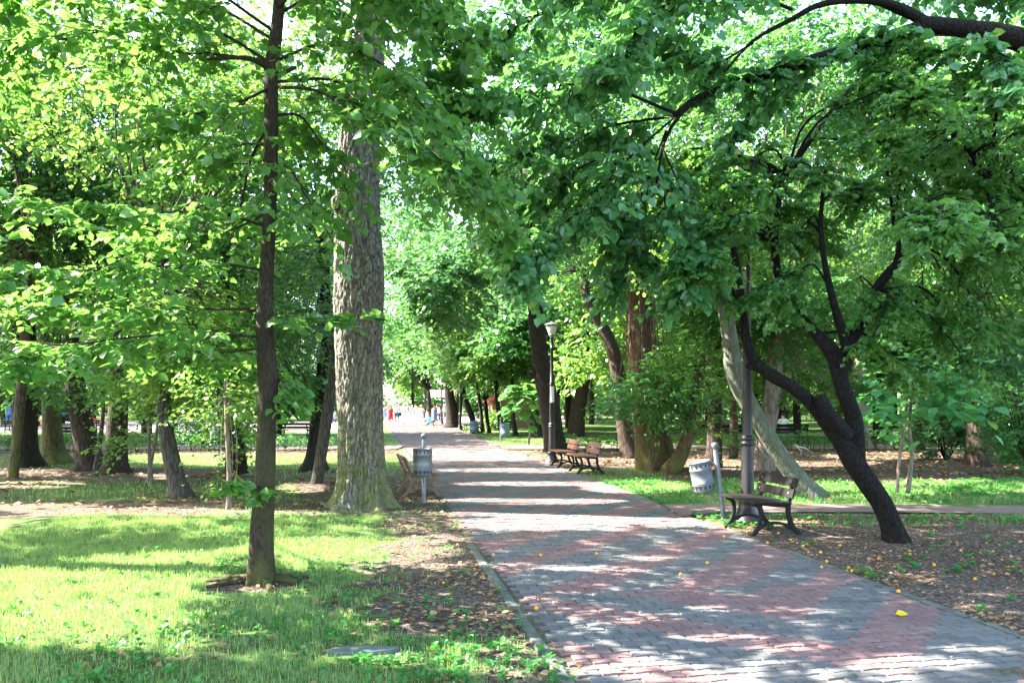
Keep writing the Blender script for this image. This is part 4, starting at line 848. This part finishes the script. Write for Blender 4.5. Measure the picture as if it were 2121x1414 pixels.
def shrub(label, x, Z, rx, h, leaf, size=.1, ns=26, yo=0):
    b_ = P(x, 900, Z); e = empty('shrub', (b_[0], Z, 0), 0, label, 'shrub'); mb = MB(); rr = rx * Z / F
    for k in range(12):
        a_ = rng.random() * 6.28; V, Fs = tube(catmull([(0, 0, -.05), (.3 * rr * math.cos(a_), .3 * rr * math.sin(a_), h * .4), (.6 * rr * math.cos(a_), .6 * rr * math.sin(a_), h * .85)], 7), np.linspace(.025, .006, 7), 6, False); mb.add(V, Fs)
    mb.build('stem', M['bark_dark'], e); p_, sc = blob((b_[0], Z, h * .55), (rr, rr * .8, h * .5), ns, 20, 7, size, L=.35, mask=False, flat=.5); build_leaves([p_], M[leaf], S_DIA, e, 'foliage')
shrub('loose blue-green shrub left of the straight mossy-footed trunk', 1960, 23, 90, 1.7, 'leaf_blue', .11, 40); shrub('round twiggy shrub right of the straight mossy-footed trunk', 2085, 22, 60, 1.5, 'leaf_mid', .1, 26)
shrub('green shrub standing before the kiosk wall', 1035, 50, 34, 1.2, 'leaf_yellow', .14, 24); shrub('dark shrub behind the hedge left of the slim tree', 395, 32, 36, 1.2, 'leaf_blue', .09, 22); shrub('sprawling bush hanging over the lawn at the far right edge', 2140, 18, 120, 2.4, 'leaf_mid', .1, 40)
for i, (x, Z, rx, h) in enumerate(((60, 62, 130, 4), (330, 84, 120, 4), (620, 80, 130, 5), (740, 86, 60, 4), (1180, 84, 130, 4.5), (1340, 76, 150, 4), (1560, 80, 150, 5), (1760, 70, 130, 4), (2000, 72, 150, 5), (1000, 95, 80, 5))):
    shrub('tall leafy shrub of the far border under the park trees', x, Z, rx, h, ('leaf_mid', 'leaf_yellow', 'leaf_blue')[i % 3], .3, 60); COL.objects[-1]
for o in COL.objects:
    if o.get('label') == 'tall leafy shrub of the far border under the park trees': o['group'] = 'far border shrubs'

# ------------------------------------------------------------------ kiosk and awning
def brickmat():
    m, nt, b, o = newmat('kiosk_brickwork'); v = coord(nt); br = N(nt, 'TexBrick'); br.inputs['Scale'].default_value = 4; mp = N(nt, 'Mapping'); mp.inputs['Rotation'].default_value = (R(90), 0, 0)
    nt.links.new(v, mp.inputs[0]); nt.links.new(mp.outputs[0], br.inputs[0]); br.inputs['Color1'].default_value = (.34, .19, .13, 1); br.inputs['Color2'].default_value = (.24, .15, .11, 1); br.inputs['Mortar'].default_value = (.42, .38, .34, 1)
    nt.links.new(br.outputs[0], b.inputs['Base Color']); b.inputs['Roughness'].default_value = .9; return m
M['brick'] = brickmat(); M['tile'] = plain('red_roof_tile', (.42, .07, .05), .5, 0, .25, 20); M['orange'] = plain('orange_board', (.50, .17, .05), .6)
kx = P(1052, 885, 56)[0]; e = empty('kiosk', (kx, 56, 0), R(12), 'small brick kiosk with red tiled roof behind the trees at the path end', 'kiosk')
mb = MB(); mb.box((0, 0, .95), (2.7, 2.2, 1.95)); mb.add([(-1.35, -1.098, 1.92), (1.35, -1.098, 1.92), (0, -1.098, 2.62)], [(0, 1, 2)]); mb.build('wall', M['brick'], e)
for s in (-1, 1):
    mb = MB(); mb.box((s * .78, -.05, 2.26), (1.9, 2.7, .09), Matrix.Rotation(s * .47, 4, 'Y'))
    for k in range(9): mb.tube([(s * .78 + math.cos(.47) * -.9, -1.3 + k * .31, 2.33 + (.42 if s > 0 else -.42)), (s * .78 + math.cos(.47) * .9, -1.3 + k * .31, 2.33 - (.42 if s > 0 else -.42))], .04, 6)
    mb.build('roof', M['tile'], e, bevel=0)
mb = MB(); mb.box((-1.1, -1.13, .85), (.5, .06, 1.7)); o = mb.build('door', M['orange'], e); mb = MB(); mb.box((-.78, -1.14, .9), (.07, .08, 1.85)); mb.build('door_frame', M['white'], e)
mb = MB(); mb.lathe([(.02, 0), (.03, .02), (.02, .05), (0, .05)], 10, (-.92, -1.16, .85), Matrix.Rotation(R(90), 4, 'X')); mb.build('handle', M['zinc'], o, True)
ax = P(914, 876, 76)[0]; e = empty('awning', (ax, 76, 0), 0, 'red and white striped stall awning between far trunks at the path end', 'awning')
for k in range(9):
    mb = MB(); mb.box((-1.2 + k * .3, 0, 2.75), (.296, 1.5, .05), Matrix.Rotation(.5, 4, 'X')); mb.build('stripe', M['tile' if k % 2 == 0 else 'white'], e)
for s in (-1, 1):
    mb = MB(); mb.lathe([(.03, 0), (.03, 2.5)], 8, (s * 1.25, -.6, 0)); mb.build('leg', M['white'], e, True)

# ------------------------------------------------------------------ people
M['skin'] = plain('light_skin', (.52, .30, .21), .55, 0, .06, 20, 0); M['skin_dark'] = plain('tanned_skin', (.36, .18, .11), .55, 0, .06, 20, 0)
CM = {}
def cloth(rgb):
    k = tuple(rgb)
    if k not in CM: CM[k] = plain('cloth_%s' % ('dark', 'mid', 'pale')[min(2, int(sum(rgb)))], rgb, .85, 0, .12, 25, .1, .1)
    return CM[k]
DG = [None]
def skin_mesh(name, verts, edges, rad, mat, parent, root=0):
    me = bpy.data.meshes.new(name); me.from_pydata(verts, edges, []); tmp = bpy.data.objects.new('tmp', me); COL.objects.link(tmp)
    tmp.modifiers.new('s', 'SKIN'); sv = me.skin_vertices[0].data
    for i, r in enumerate(rad): sv[i].radius = r if hasattr(r, '__len__') else (r, r); sv[i].use_root = (i == root)
    s = tmp.modifiers.new('d', 'SUBSURF'); s.levels = 2; s.render_levels = 2
    dg = bpy.context.evaluated_depsgraph_get(); m2 = bpy.data.meshes.new_from_object(tmp.evaluated_get(dg)); m2.name = name
    bpy.data.objects.remove(tmp); bpy.data.meshes.remove(me); return link(name, m2, mat, parent, True)
def person(X, Y, ang, label, h=1.7, pose='walk', skin='skin', top=(.8, .8, .8), legs=(.75, .75, .72), hair=(.05, .03, .02), dress=None, shorts=False, hat=None, longhair=False, arm=0, group=None, z=0):
    k = h / 1.75; e = empty('person', (X, Y, z), ang, label, 'person', group or 'people in the park'); sit = pose == 'sit'
    st = .16 if pose == 'walk' else .02
    hz_ = .92 if not sit else .52                  # hip height
    kneeL, kneeR, ankL, ankR = ((.10, -.06 - st * .6, .50), (-.10, -.02 + st * .4, .50), (.10, -.02 - st, .09), (-.10, .06 + st * 1.2, .10)) if not sit else ((.11, -.44, .50), (-.11, -.44, .50), (.11, -.46, .09), (-.11, -.50, .09))
    t = hz_ - .92
    V = [(0, 0, .96 + t), (0, .01, 1.12 + t), (0, .01, 1.32 + t), (0, .005, 1.46 + t), (0, -.005, 1.53 + t), (0, -.02, 1.60 + t), (0, -.015, 1.68 + t),
         (.17, .01, 1.42 + t), (.22, .03, 1.17 + t), (.22, -.05 - arm * .14, .93 + t + arm * .18), (.21, -.08 - arm * .2, .84 + t + arm * .22), (-.17, .01, 1.42 + t), (-.22, .03, 1.17 + t), (-.20, -.02, .93 + t), (-.19, -.04, .84 + t),
         (.10, 0, .90 + t), kneeL, ankL, (ankL[0] + .01, ankL[1] - .15, .035), (-.10, 0, .90 + t), kneeR, ankR, (ankR[0] - .01, ankR[1] - .15, .035), (0, -.105, 1.625 + t)]
    E = [(0, 1), (1, 2), (2, 3), (3, 4), (4, 5), (5, 6), (3, 7), (7, 8), (8, 9), (9, 10), (3, 11), (11, 12), (12, 13), (13, 14), (0, 15), (15, 16), (16, 17), (17, 18), (0, 19), (19, 20), (20, 21), (21, 22), (5, 23)]
    rd = [(.13, .10), (.115, .09), (.135, .10), (.07, .06), .052, (.085, .10), (.078, .09), .055, .042, .034, .038, .055, .042, .034, .038, .085, .058, .042, .032, .085, .058, .042, .032, .016]
    V = [tuple(c * k for c in v) for v in V]; rd = [tuple(c * k for c in r) if hasattr(r, '__len__') else r * k for r in rd]
    skin_mesh('body', V, E, rd, M[skin], e)
    def sub(name, ids, grow, rgb, cut=None):
        ids = list(ids); mp = {q: i for i, q in enumerate(ids)}; vs = [Vector(V[q]) for q in ids]
        if cut:
            for q, (o_, f_) in cut.items(): vs[mp[q]] = Vector(V[o_]).lerp(Vector(V[q]), f_)
        ed = [(mp[a_], mp[b_]) for a_, b_ in E if a_ in mp and b_ in mp]
        skin_mesh(name, [tuple(v) for v in vs], ed, [tuple(c + grow for c in rd[q]) if hasattr(rd[q], '__len__') else rd[q] + grow for q in ids], cloth(rgb), e)
    if dress:
        mb = MB(); bz = .55 if not sit else .4
        mb.lathe([(q * k, zz * k) for q, zz in ((.245, bz), (.24, bz + .02), (.20, .85), (.175, 1.0), (.155, 1.12), (.175, 1.3), (.16, 1.40), (.09, 1.46), (.06, 1.47))], 20)
        mb.v = [(x, y * .72, z_ + .012 * math.sin(6 * math.atan2(y, x))) for x, y, z_ in mb.v]; mb.build('dress', cloth(dress), e, True)
    else:
        sub('shirt', [0, 1, 2, 3, 7, 8, 11, 12], .022, top, {8: (7, .6), 12: (11, .6)})
        sub('shorts' if shorts else 'trousers', [0, 15, 16, 19, 20] + ([] if shorts else [17, 21]), .022, legs, {16: (15, .75), 20: (19, .75)} if shorts else None)
    sub('shoes', [17, 18, 21, 22], .012, (.06, .05, .05) if not shorts else (.7, .7, .68)) if False else None
    hd = Vector((0, -.015, 1.66 + t)) * k
    if hat:
        mb = MB(); mb.lathe([(.17 * k, 0), (.175 * k, .008), (.11 * k, .02), (.10 * k, .09), (.06 * k, .115), (0, .12 * k)], 18, hd + Vector((0, 0, .03))); mb.build('hat', cloth(hat), e, True)
    mb = MB(); sc = (.098 * k, .115 * k, .10 * k); n = 16
    V2 = []
    for j in range(9):
        th = math.pi * .62 * j / 8
        for i in range(n):
            a_ = 2 * math.pi * i / n; lo_ = .35 if math.sin(a_) < -.3 else 1.0; t2 = th * (.62 if lo_ < 1 else 1)
            V2.append((hd.x + sc[0] * math.sin(t2) * math.cos(a_), hd.y + .012 + sc[1] * math.sin(t2) * math.sin(a_), hd.z + .02 + sc[2] * math.cos(t2)))
    mb.add(V2, [(j * n + i, j * n + (i + 1) % n, (j + 1) * n + (i + 1) % n, (j + 1) * n + i) for j in range(8) for i in range(n)])
    if longhair: mb.tube([(0, hd.y + .07, hd.z + .04), (0, hd.y + .11, hd.z - .12), (.0, hd.y + .12, hd.z - .38)], [.085, .10, .05], 12)
    mb.build('hair', cloth(hair), e, True)
    return e
def px_person(x, y, label, **kw):
    Z = depth(y) if 'Z' not in kw else kw.pop('Z'); p = P(x, y, Z); return person(p[0], Z, kw.pop('ang', 0), label, **kw)
px_person(809, 882, 'woman in a short red dress with long dark hair, left of the path group', h=1.6, dress=(.65, .03, .06), longhair=True, hair=(.01, .008, .008), ang=.1)
mans = px_person(822, 881.5, 'tall man in white shirt and blue denim shorts with a shoulder bag', h=1.82, top=(.82, .84, .88), legs=(.05, .13, .32), shorts=True, ang=.2, arm=.8)
px_person(836, 879, 'man in loose white clothes and cap walking away', h=1.7, top=(.85, .86, .85), legs=(.85, .83, .78), hair=(.8, .8, .78), ang=3.0)
px_person(854, 879, 'person in a pale pink top and white trousers', h=1.62, top=(.8, .62, .72), legs=(.85, .83, .8), hair=(.45, .3, .15), ang=.4)
px_person(873, 879, 'woman in white wearing an orange straw hat', h=1.6, top=(.82, .7, .7), legs=(.85, .83, .8), hat=(.75, .32, .08), ang=-.3)
px_person(900, 886, 'woman in a long blue dress walking towards the camera on the path', h=1.66, skin='skin_dark', dress=(.16, .22, .55), hair=(.02, .015, .012), ang=.05)
px_person(797, 874, 'woman in a grey-blue dress at the far left of the walkers', h=1.6, dress=(.25, .3, .48), hair=(.02, .015, .012))
px_person(921, 877, 'person in white with a pale cap standing by the far trunks', h=1.65, top=(.85, .85, .85), legs=(.2, .22, .28), hat=(.85, .82, .8), ang=1.2)
px_person(909, 876, 'person in a white vest behind the woman in blue', h=1.6, top=(.85, .85, .83), legs=(.08, .09, .14), ang=2.2)
px_person(885, 880, 'person in white seated on the far red bench', h=1.65, pose='sit', top=(.85, .85, .85), legs=(.8, .8, .82), Z=62, ang=-1.4)
px_person(876, 874, 'child in a pale shirt crouching on the far forecourt', h=1.2, pose='sit', top=(.7, .7, .75), legs=(.05, .05, .1), Z=73)
px_person(1622, 885, 'person in a pale top seen from behind on a dark bench', h=1.68, pose='sit', top=(.72, .75, .72), legs=(.4, .45, .42), hair=(.05, .05, .05), Z=33.0, ang=3.14)
px_person(690, 878, 'person in a pale blue shirt seated beyond the massive old tree', h=1.65, pose='sit', top=(.5, .6, .8), legs=(.1, .1, .15), Z=66, ang=.4)
px_person(18, 877, 'person in blue with a red sleeve at the far left playground edge', h=1.7, top=(.12, .35, .75), legs=(.08, .2, .5), Z=58, ang=1.2)
px_person(30, 877, 'person in pink and blue beside the far left playground visitor', h=1.5, top=(.75, .3, .5), legs=(.2, .4, .7), Z=60, ang=-1)
px_person(74, 877, 'child in a bright pink dress on the playground', h=1.25, dress=(.9, .12, .38), Z=58); px_person(70, 876, 'adult in a lilac shirt behind the pink-dressed child', h=1.7, top=(.5, .52, .8), legs=(.6, .6, .65), Z=64)
px_person(86, 877, 'toddler in white and orange beside the pink-dressed child', h=1.0, top=(.85, .8, .75), legs=(.8, .3, .1), Z=56)
px_person(386, 882, 'person in a red jacket seated on the plaza edge', h=1.68, pose='sit', top=(.6, .03, .05), legs=(.05, .05, .08), Z=54, ang=1.2); px_person(412, 882, 'person in grey seated beside the one in red', h=1.65, pose='sit', top=(.45, .5, .55), legs=(.3, .32, .35), Z=54, ang=-1)
px_person(452, 882, 'fair-haired person in dark top seated behind the pale post', h=1.7, pose='sit', top=(.04, .04, .06), legs=(.6, .65, .66), hair=(.5, .33, .15), Z=50, ang=-1.3); px_person(240, 877, 'child in bright blue at the playground behind the grove', h=1.2, top=(.04, .3, .75), legs=(.5, .05, .05), Z=58)
px_person(1830, 872, 'person in blue far off on the right behind the big leaves', h=1.7, top=(.05, .12, .5), legs=(.08, .1, .2), Z=78); px_person(1985, 873, 'person in white shirt and blue trousers far off at right', h=1.7, top=(.8, .8, .82), legs=(.05, .1, .45), Z=72)
for x, y, kw in ((803, 872, dict(top=(.75, .2, .2))), (845, 872, dict(top=(.15, .3, .6))), (862, 871, dict(top=(.8, .75, .3))), (890, 872, dict(top=(.25, .25, .3))), (868, 872, dict(top=(.8, .8, .82), h=1.5)), (828, 871, dict(dress=(.7, .5, .55))), (905, 871, dict(top=(.5, .1, .12)))):
    o = px_person(x, y, 'far person beyond the walkers at the end of the path in %s' % {803: 'a red top', 845: 'a blue top', 862: 'a yellow top', 890: 'a dark grey top', 868: 'a white top', 828: 'a pink dress', 905: 'a wine red top'}[x], ang=rng.random() * 6, **kw)
# carried bags
def bag(name, label, loc, d, rgb, strap=True):
    e = empty(name, loc, 0, label, 'bag'); mb = MB(); mb.box((0, 0, 0), d); o = mb.build('bag_body', cloth(rgb), e, bevel=min(d) * .3)
    mb = MB(); mb.tube([(-d[0] * .35, 0, d[2] * .45), (-d[0] * .25, 0, d[2] * .95), (d[0] * .25, 0, d[2] * .95), (d[0] * .35, 0, d[2] * .45)], .008, 6); mb.build('handle', cloth(rgb), e, True)
p = P(891, 872, 55); bag('shopping_bag', 'turquoise carrier bag held by the woman in the blue dress', (p[0] - .02, 55, .55), (.28, .10, .42), (.2, .6, .72))
p = P(828, 872, 60.6); bag('shoulder_bag', 'dark shoulder bag at the hip of the man in denim shorts', (p[0] + .02, 60.5, .92), (.26, .14, .26), (.03, .05, .07))

# ------------------------------------------------------------------ playground frame, birds, slab
M['playred'] = plain('red_play_paint', (.62, .03, .03), .4); M['playblue'] = plain('blue_play_paint', (.03, .2, .6), .4)
p = P(136, 880, 60); e = empty('playground_slide', (p[0], 60, 0), R(20), 'red and blue playground slide and climbing frame seen between the grove trunks', 'slide')
mb = MB()
for x, y in ((-.6, -.5), (.6, -.5), (-.6, .5), (.6, .5)): mb.lathe([(.05, 0), (.05, 2.1)], 10, (x, y, 0))
mb.build('post', M['playred'], e, True); mb = MB(); mb.box((0, 0, 1.0), (1.3, 1.1, .06)); mb.build('platform', M['playblue'], e)
mb = MB(); V = []
for t_ in np.linspace(0, 1, 12):
    for y in (-.3, -.25, .25, .3): V.append((.65 + 2.1 * t_, y, 1.03 - .9 * t_ ** .9 + (.18 if abs(y) == .3 else 0)))
mb.add(V, [(i * 4 + j, i * 4 + j + 1, i * 4 + j + 5, i * 4 + j + 4) for i in range(11) for j in range(3)]); mb.build('chute', M['playred'], e)
mb = MB(); mb.add([(-.8, -.7, 2.0), (.8, -.7, 2.0), (.8, .7, 2.0), (-.8, .7, 2.0), (0, 0, 2.7)], [(0, 1, 4), (1, 2, 4), (2, 3, 4), (3, 0, 4), (0, 3, 2, 1)]); mb.build('roof', M['playred'], e)
mb = MB()
for s in (-1, 1): mb.tube([(-.65, s * .25, 1.0), (-1.2, s * .25, 0)], .03, 8)
for k in range(5): mb.tube([(-.65 - .1 * k - .05, -.25, .9 - .18 * k), (-.65 - .1 * k - .05, .25, .9 - .18 * k)], .025, 8)
mb.build('ladder', M['playblue'], e, True)
M['crowgrey'] = plain('grey_feather', (.38, .37, .36), .8); M['crowblack'] = plain('black_feather', (.012, .012, .014), .6)
def bird(x, y, label, s, ang, g, bk):
    Z = depth(y); p = P(x, y, Z); e = empty('bird', (p[0], Z, .01), ang, label, 'bird'); e.scale = (s, s, s)
    V = [(.05, 0, .17), (.0, 0, .19), (-.08, 0, .16), (-.16, 0, .12), (-.25, 0, .08), (.10, 0, .23), (.135, 0, .245), (.185, 0, .235), (0, .03, .12), (.0, .03, .05), (0, .03, .01), (.04, .03, .005), (0, -.03, .12), (0, -.03, .05), (0, -.03, .01), (.04, -.03, .005)]
    E = [(0, 1), (1, 2), (2, 3), (3, 4), (0, 5), (5, 6), (6, 7), (1, 8), (8, 9), (9, 10), (10, 11), (1, 12), (12, 13), (13, 14), (14, 15)]
    rd = [.05, .06, .045, .028, .012, .032, .03, .007, .02, .007, .006, .004, .02, .007, .006, .004]
    skin_mesh('body', V, E, rd, M[g], e, 1)
    for sd in (-1, 1): skin_mesh('wing', [(.04, .05 * sd, .19), (-.05, .06 * sd, .17), (-.17, .035 * sd, .12), (-.24, .02 * sd, .09)], [(0, 1), (1, 2), (2, 3)], [(.03, .012), (.035, .012), (.025, .008), (.01, .004)], M[bk], e)
bird(1660, 944, 'hooded crow with grey neck and black wings on the brown litter ground', 1.35, R(150), 'crowgrey', 'crowblack')
bird(271, 886, 'small dark pigeon on the plaza beyond the hedge', 1.0, R(200), 'crowblack', 'crowblack')
p = G(748, 1352); mb = MB(); n = 14
out = [(-.27, -.05), (-.22, .06), (-.1, .10), (.05, .105), (.2, .09), (.30, .05), (.24, -.03), (.1, -.075), (-.08, -.085), (-.2, -.08)]
mb.add([(x, y, 0) for x, y in out] + [(x * .97, y * .94, .03 + .008 * x) for x, y in out], [tuple(range(10))[::-1], tuple(range(10, 20))] + [(i, (i + 1) % 10, 10 + (i + 1) % 10, 10 + i) for i in range(10)])
M['slate'] = plain('grey_green_stone', (.085, .105, .09), .8, 0, .3, 12); o = mb.build('stone_slab', M['slate'], None, False, .006); o.location = (p[0], p[1], .006); o.scale = (.85, .8, .8); tag(o, 'flat grey-green stone slab lying in the grass near the bottom', 'stone')

# ------------------------------------------------------------------ fallen yellow plums and leaves
def fruit_mesh():
    mb = MB(); mb.lathe([(0, -.0155), (.008, -.0135), (.0135, -.008), (.0155, 0), (.0135, .009), (.008, .0135), (.002, .0125), (0, .011)], 14); return mb
M['plum'] = plain('ripe_yellow_plum', (.62, .27, .015), .35, 0, .25, 60, 0); fm = fruit_mesh(); proto = fm.build('plum', M['plum'], None, True)
FR = [(1410, 1196), (1236, 1153), (1465, 1172), (1120, 1156), (1111, 1268), (1022, 1155), (1702, 1181), (1731, 1180), (1758, 1180), (1765, 1187), (1712, 1167), (1861, 1232), (1675, 1148), (2034, 1180), (2020, 1201), (2058, 1188), (1560, 1090), (1612, 1108), (1638, 1122), (1590, 1128), (1548, 1105), (1380, 1092), (1392, 1064), (1500, 1117), (1820, 1160), (1885, 1150), (1935, 1170), (1990, 1145), (919, 1211), (1672, 1132), (1700, 1148), (1740, 1135)]
for i, (x, y) in enumerate(FR):
    o = proto if i == 0 else proto.copy()
    if i: COL.objects.link(o)
    g = G(x, y); on = path_l(g[1]) < g[0] < path_r(g[1]); o.location = (g[0], g[1], (.036 if on else gz(g[0], g[1]) + .014)); o.rotation_euler = tuple(rng.random(3) * 3)
    s_ = rng.uniform(.85, 1.15); o.scale = (s_,) * 3; tag(o, 'ripe yellow plum fallen %s' % ('on the block-paved path' if on else 'on bare soil'), 'plum', 'plums fallen on the path' if on else 'plums fallen on the soil')
# single big fallen leaf on the path
g = G(1868, 1280); me = leaf_mesh('fallen_leaf', np.array([[0, 0, 0.]]), np.array([[1, -.2, .12]]), np.array([[.1, -.5, 1]]), np.array([.09]), np.array([.5]), S_OVATE)
M['yleaf'] = leafmat('yellow_leaf', (.62, .42, .01), (.72, .50, .02), (.9, .7, .05), .3); o = link('fallen_leaf', me, M['yleaf'], None, False); o.location = (g[0] - .05, g[1], .036); tag(o, 'bright yellow fallen leaf lying alone on the red pavers', 'leaf')

# ------------------------------------------------------------------ ground cover: grass, weeds, litter
def scatter(n, x0, x1, y0, y1, fn, far=1.0):
    Y = y0 * (y1 / y0) ** rng.random(n) if far == 1 else rng.uniform(y0, y1, n); X = rng.uniform(x0, x1, n)
    keep = np.array([rng.random() < fn(x, y) for x, y in zip(X, Y)]); return X[keep], Y[keep]
def view(x, y, m=.6): return abs(x) < y * .68 + m
def grass_mesh(name, X, Y, h, wdt, label):
    n = len(X); Zg = np.array([gz(x, y) for x, y in zip(X, Y)]); a_ = rng.random(n) * 6.28; hh = h * np.clip(rng.normal(1, .35, n), .35, 2); le = rng.random(n) * .7 * hh; d = np.stack([np.cos(a_), np.sin(a_)], 1); pr_ = np.stack([-np.sin(a_), np.cos(a_)], 1)
    b0 = np.stack([X, Y], 1); V = np.zeros((n, 5, 3)); w2 = wdt * rng.uniform(.7, 1.3, n)[:, None] / 2
    V[:, 0, :2] = b0 - pr_ * w2; V[:, 1, :2] = b0 + pr_ * w2; V[:, 0, 2] = V[:, 1, 2] = Zg - .01
    m_ = b0 + d * (le * .35)[:, None]; V[:, 2, :2] = m_ + pr_ * w2 * .8; V[:, 3, :2] = m_ - pr_ * w2 * .8; V[:, 2, 2] = V[:, 3, 2] = Zg + hh * .55
    V[:, 4, :2] = b0 + d * le[:, None]; V[:, 4, 2] = Zg + hh * .95
    k = (np.arange(n) * 5)[:, None]; idx = np.concatenate([k + [[0, 1, 2, 3]], ], 1); tri = k + np.array([[3, 2, 4]])
    ti = np.clip(rng.normal(.45, .28, n), 0, 1)
    li = np.concatenate([idx, tri], 1).ravel().astype(np.int32); me = bpy.data.meshes.new(name); me.vertices.add(n * 5); me.vertices.foreach_set('co', V.astype(np.float32).ravel()); me.loops.add(len(li)); me.loops.foreach_set('vertex_index', li)
    me.polygons.add(n * 2); st = np.stack([np.arange(n) * 7, np.arange(n) * 7 + 4], 1).ravel().astype(np.int32); me.polygons.foreach_set('loop_start', st); me.polygons.foreach_set('loop_total', np.tile([4, 3], n).astype(np.int32))
    at = me.attributes.new('tint', 'FLOAT', 'FACE'); at.data.foreach_set('value', np.repeat(ti, 2).astype(np.float32)); me.update(calc_edges=True); return tag(link(name, me, M['grass'], None, False), label, 'grass', kind='stuff')
def offpath(x, y, m=.05):
    if path_l(y) - m < x < path_r(y) + m: return False
    if x > path_r(y) and 11.5 < y < 12.7: return False
    if 27.9 < y < 30.7: return False
    return True
def gf(lo, pw=1.6):
    def f(x, y):
        if not view(x, y) or not offpath(x, y, .12): return 0
        if abs(x + 1.0) < .25 and abs(y - 5.11) < .1: return 0
        g = grassy(x, y); return max(0, (g - lo) / (1 - lo)) ** pw * min(1, max(.22, n2(x, y, 2.6, 77) * 1.5 + n2(x, y, 7, 78) * .8 + .85))
    return f
X, Y = scatter(330000, -6.5, .6, 4.3, 13.5, gf(.25, 1.3)); grass_mesh('grass', X, Y, .042, .0045, 'short grass of the near left lawn')
X, Y = scatter(150000, -15, 14, 13, 40, gf(.3)); grass_mesh('grass', X, Y, .06, .012, 'grass of the farther lawns')
X, Y = scatter(90000, 1, 11.5, 10.2, 17, gf(.3)); grass_mesh('grass', X, Y, .05, .007, 'grass along the right side path')
def weeds(name, n, x0, x1, y0, y1, fn, size, label, mat='weed'):
    X, Y = scatter(n, x0, x1, y0, y1, fn); k = 6; m_ = len(X); a_ = rng.random((m_, k)) * 6.28; pos = np.zeros((m_, k, 3)); pos[..., 0] = X[:, None] + rng.normal(0, .012, (m_, k)); pos[..., 1] = Y[:, None] + rng.normal(0, .012, (m_, k)); pos[..., 2] = np.array([gz(x, y) for x, y in zip(X, Y)])[:, None] + rng.uniform(.005, .05, (m_, k))
    d = np.stack([np.cos(a_), np.sin(a_), rng.uniform(.1, .9, (m_, k))], -1); nr = np.zeros((m_, k, 3)); nr[..., 2] = 1; nr += rng.normal(0, .25, nr.shape); sz = size * rng.uniform(.5, 1.4, (m_, 1)) * rng.uniform(.7, 1.2, (m_, k))
    me = leaf_mesh(name, pos.reshape(-1, 3), d.reshape(-1, 3), nr.reshape(-1, 3), sz.ravel(), np.clip(rng.normal(.5, .25, m_ * k), 0, .93), S_OVATE); return tag(link(name, me, M[mat], None, False), label, 'weeds', kind='stuff')
def wf(kind):
    def f(x, y):
        if not view(x, y) or not offpath(x, y, .02): return 0
        if abs(x + 1.0) < .26 and abs(y - 5.13) < .1: return 0
        c = max(0, n2(x, y, 1.1, 31) + .35)
        if kind == 'L': return c * (.42 if y < 5.9 else .12 if y < 10 else .2)
        if kind == 'R': return c * (.05 if y < 10.2 else .55 if y < 12 else .9)
        return c
    return f
weeds('weeds', 9000, -4.2, .5, 4.35, 11.5, wf('L'), .036, 'broad-leaved weeds in the near left verge'); weeds('weeds', 16000, 1, 11.5, 6, 17, wf('R'), .055, 'clover and weeds on the right verge')
def lf(x, y):
    if not view(x, y) or not offpath(x, y, -.1 if rng.random() < .02 else .05): return 0
    g = grassy(x, y); return max(.05, 1 - g * 1.1) * min(1, max(.06, (n2(x, y, 1.3, 50) + n2(x, y, 4, 51) * .6) * 1.6 + .42))
def litter(n, x0, x1, y0, y1, size, label):
    X, Y = scatter(n, x0, x1, y0, y1, lf, 1 if y1 < 20 else 0); m_ = len(X); pos = np.stack([X, Y, np.array([max(gz(x, y), .012) for x, y in zip(X, Y)]) + .008 + rng.random(m_) * .012], 1); a_ = rng.random(m_) * 6.28
    d = np.stack([np.cos(a_), np.sin(a_), rng.normal(0, .25, m_)], 1); nr = np.stack([rng.normal(0, .45, m_), rng.normal(0, .45, m_), np.ones(m_)], 1)
    me = leaf_mesh('leaf_litter', pos, d, nr, size * rng.uniform(.25, 1.45, m_), np.clip(rng.normal(.4, .3, m_), 0, .95), S_OVATE); tag(link('leaf_litter', me, M['litter'], None, False), label, 'dead leaves', kind='stuff')
def pf_(x, y): return 1.0 if (view(x, y) and path_l(y) + .1 < x < path_r(y) - .1) * (min(x - path_l(y), path_r(y) - x) < .5 or rng.random() < .3) else 0
X, Y = scatter(900, -2.5, 4.4, 4.4, 26, pf_); m_ = len(X); a_ = rng.random(m_) * 6.28
me = leaf_mesh('leaf_litter', np.stack([X, Y, np.full(m_, .034)], 1), np.stack([np.cos(a_), np.sin(a_), rng.normal(0, .12, m_)], 1), np.stack([rng.normal(0, .3, m_), rng.normal(0, .3, m_), np.ones(m_)], 1), .035 * rng.uniform(.3, 1.2, m_), np.clip(rng.normal(.4, .3, m_), 0, .95), S_OVATE); tag(link('leaf_litter', me, M['litter'], None, False), 'dry leaf bits blown onto the path', 'dead leaves', kind='stuff')
X, Y = scatter(1500, -6, 9, 4.5, 16, lf); mb = MB()
for x, y in zip(X, Y):
    a_ = rng.random() * 6.28; l_ = rng.uniform(.03, .16); z_ = max(gz(x, y), .012) + .012; mb.tube([(x, y, z_), (x + l_ * .5 * math.cos(a_), y + l_ * .5 * math.sin(a_), z_ + .012), (x + l_ * math.cos(a_ + .2), y + l_ * math.sin(a_ + .2), z_)], [.004, .003, .0015], 4)
tag(mb.build('twigs', M['bark_grey']), 'thin dry twigs scattered on the bare soil', 'twigs', kind='stuff')
litter(16000, -7, .5, 4.4, 14, .05, 'dry leaves and crumbs on the left verge'); litter(30000, 1.5, 9, 5.2, 12, .035, 'dry leaves strewn on the dark soil at right'); litter(42000, -16, 16, 12.5, 27.8, .09, 'dry brown leaves under the trees farther back')
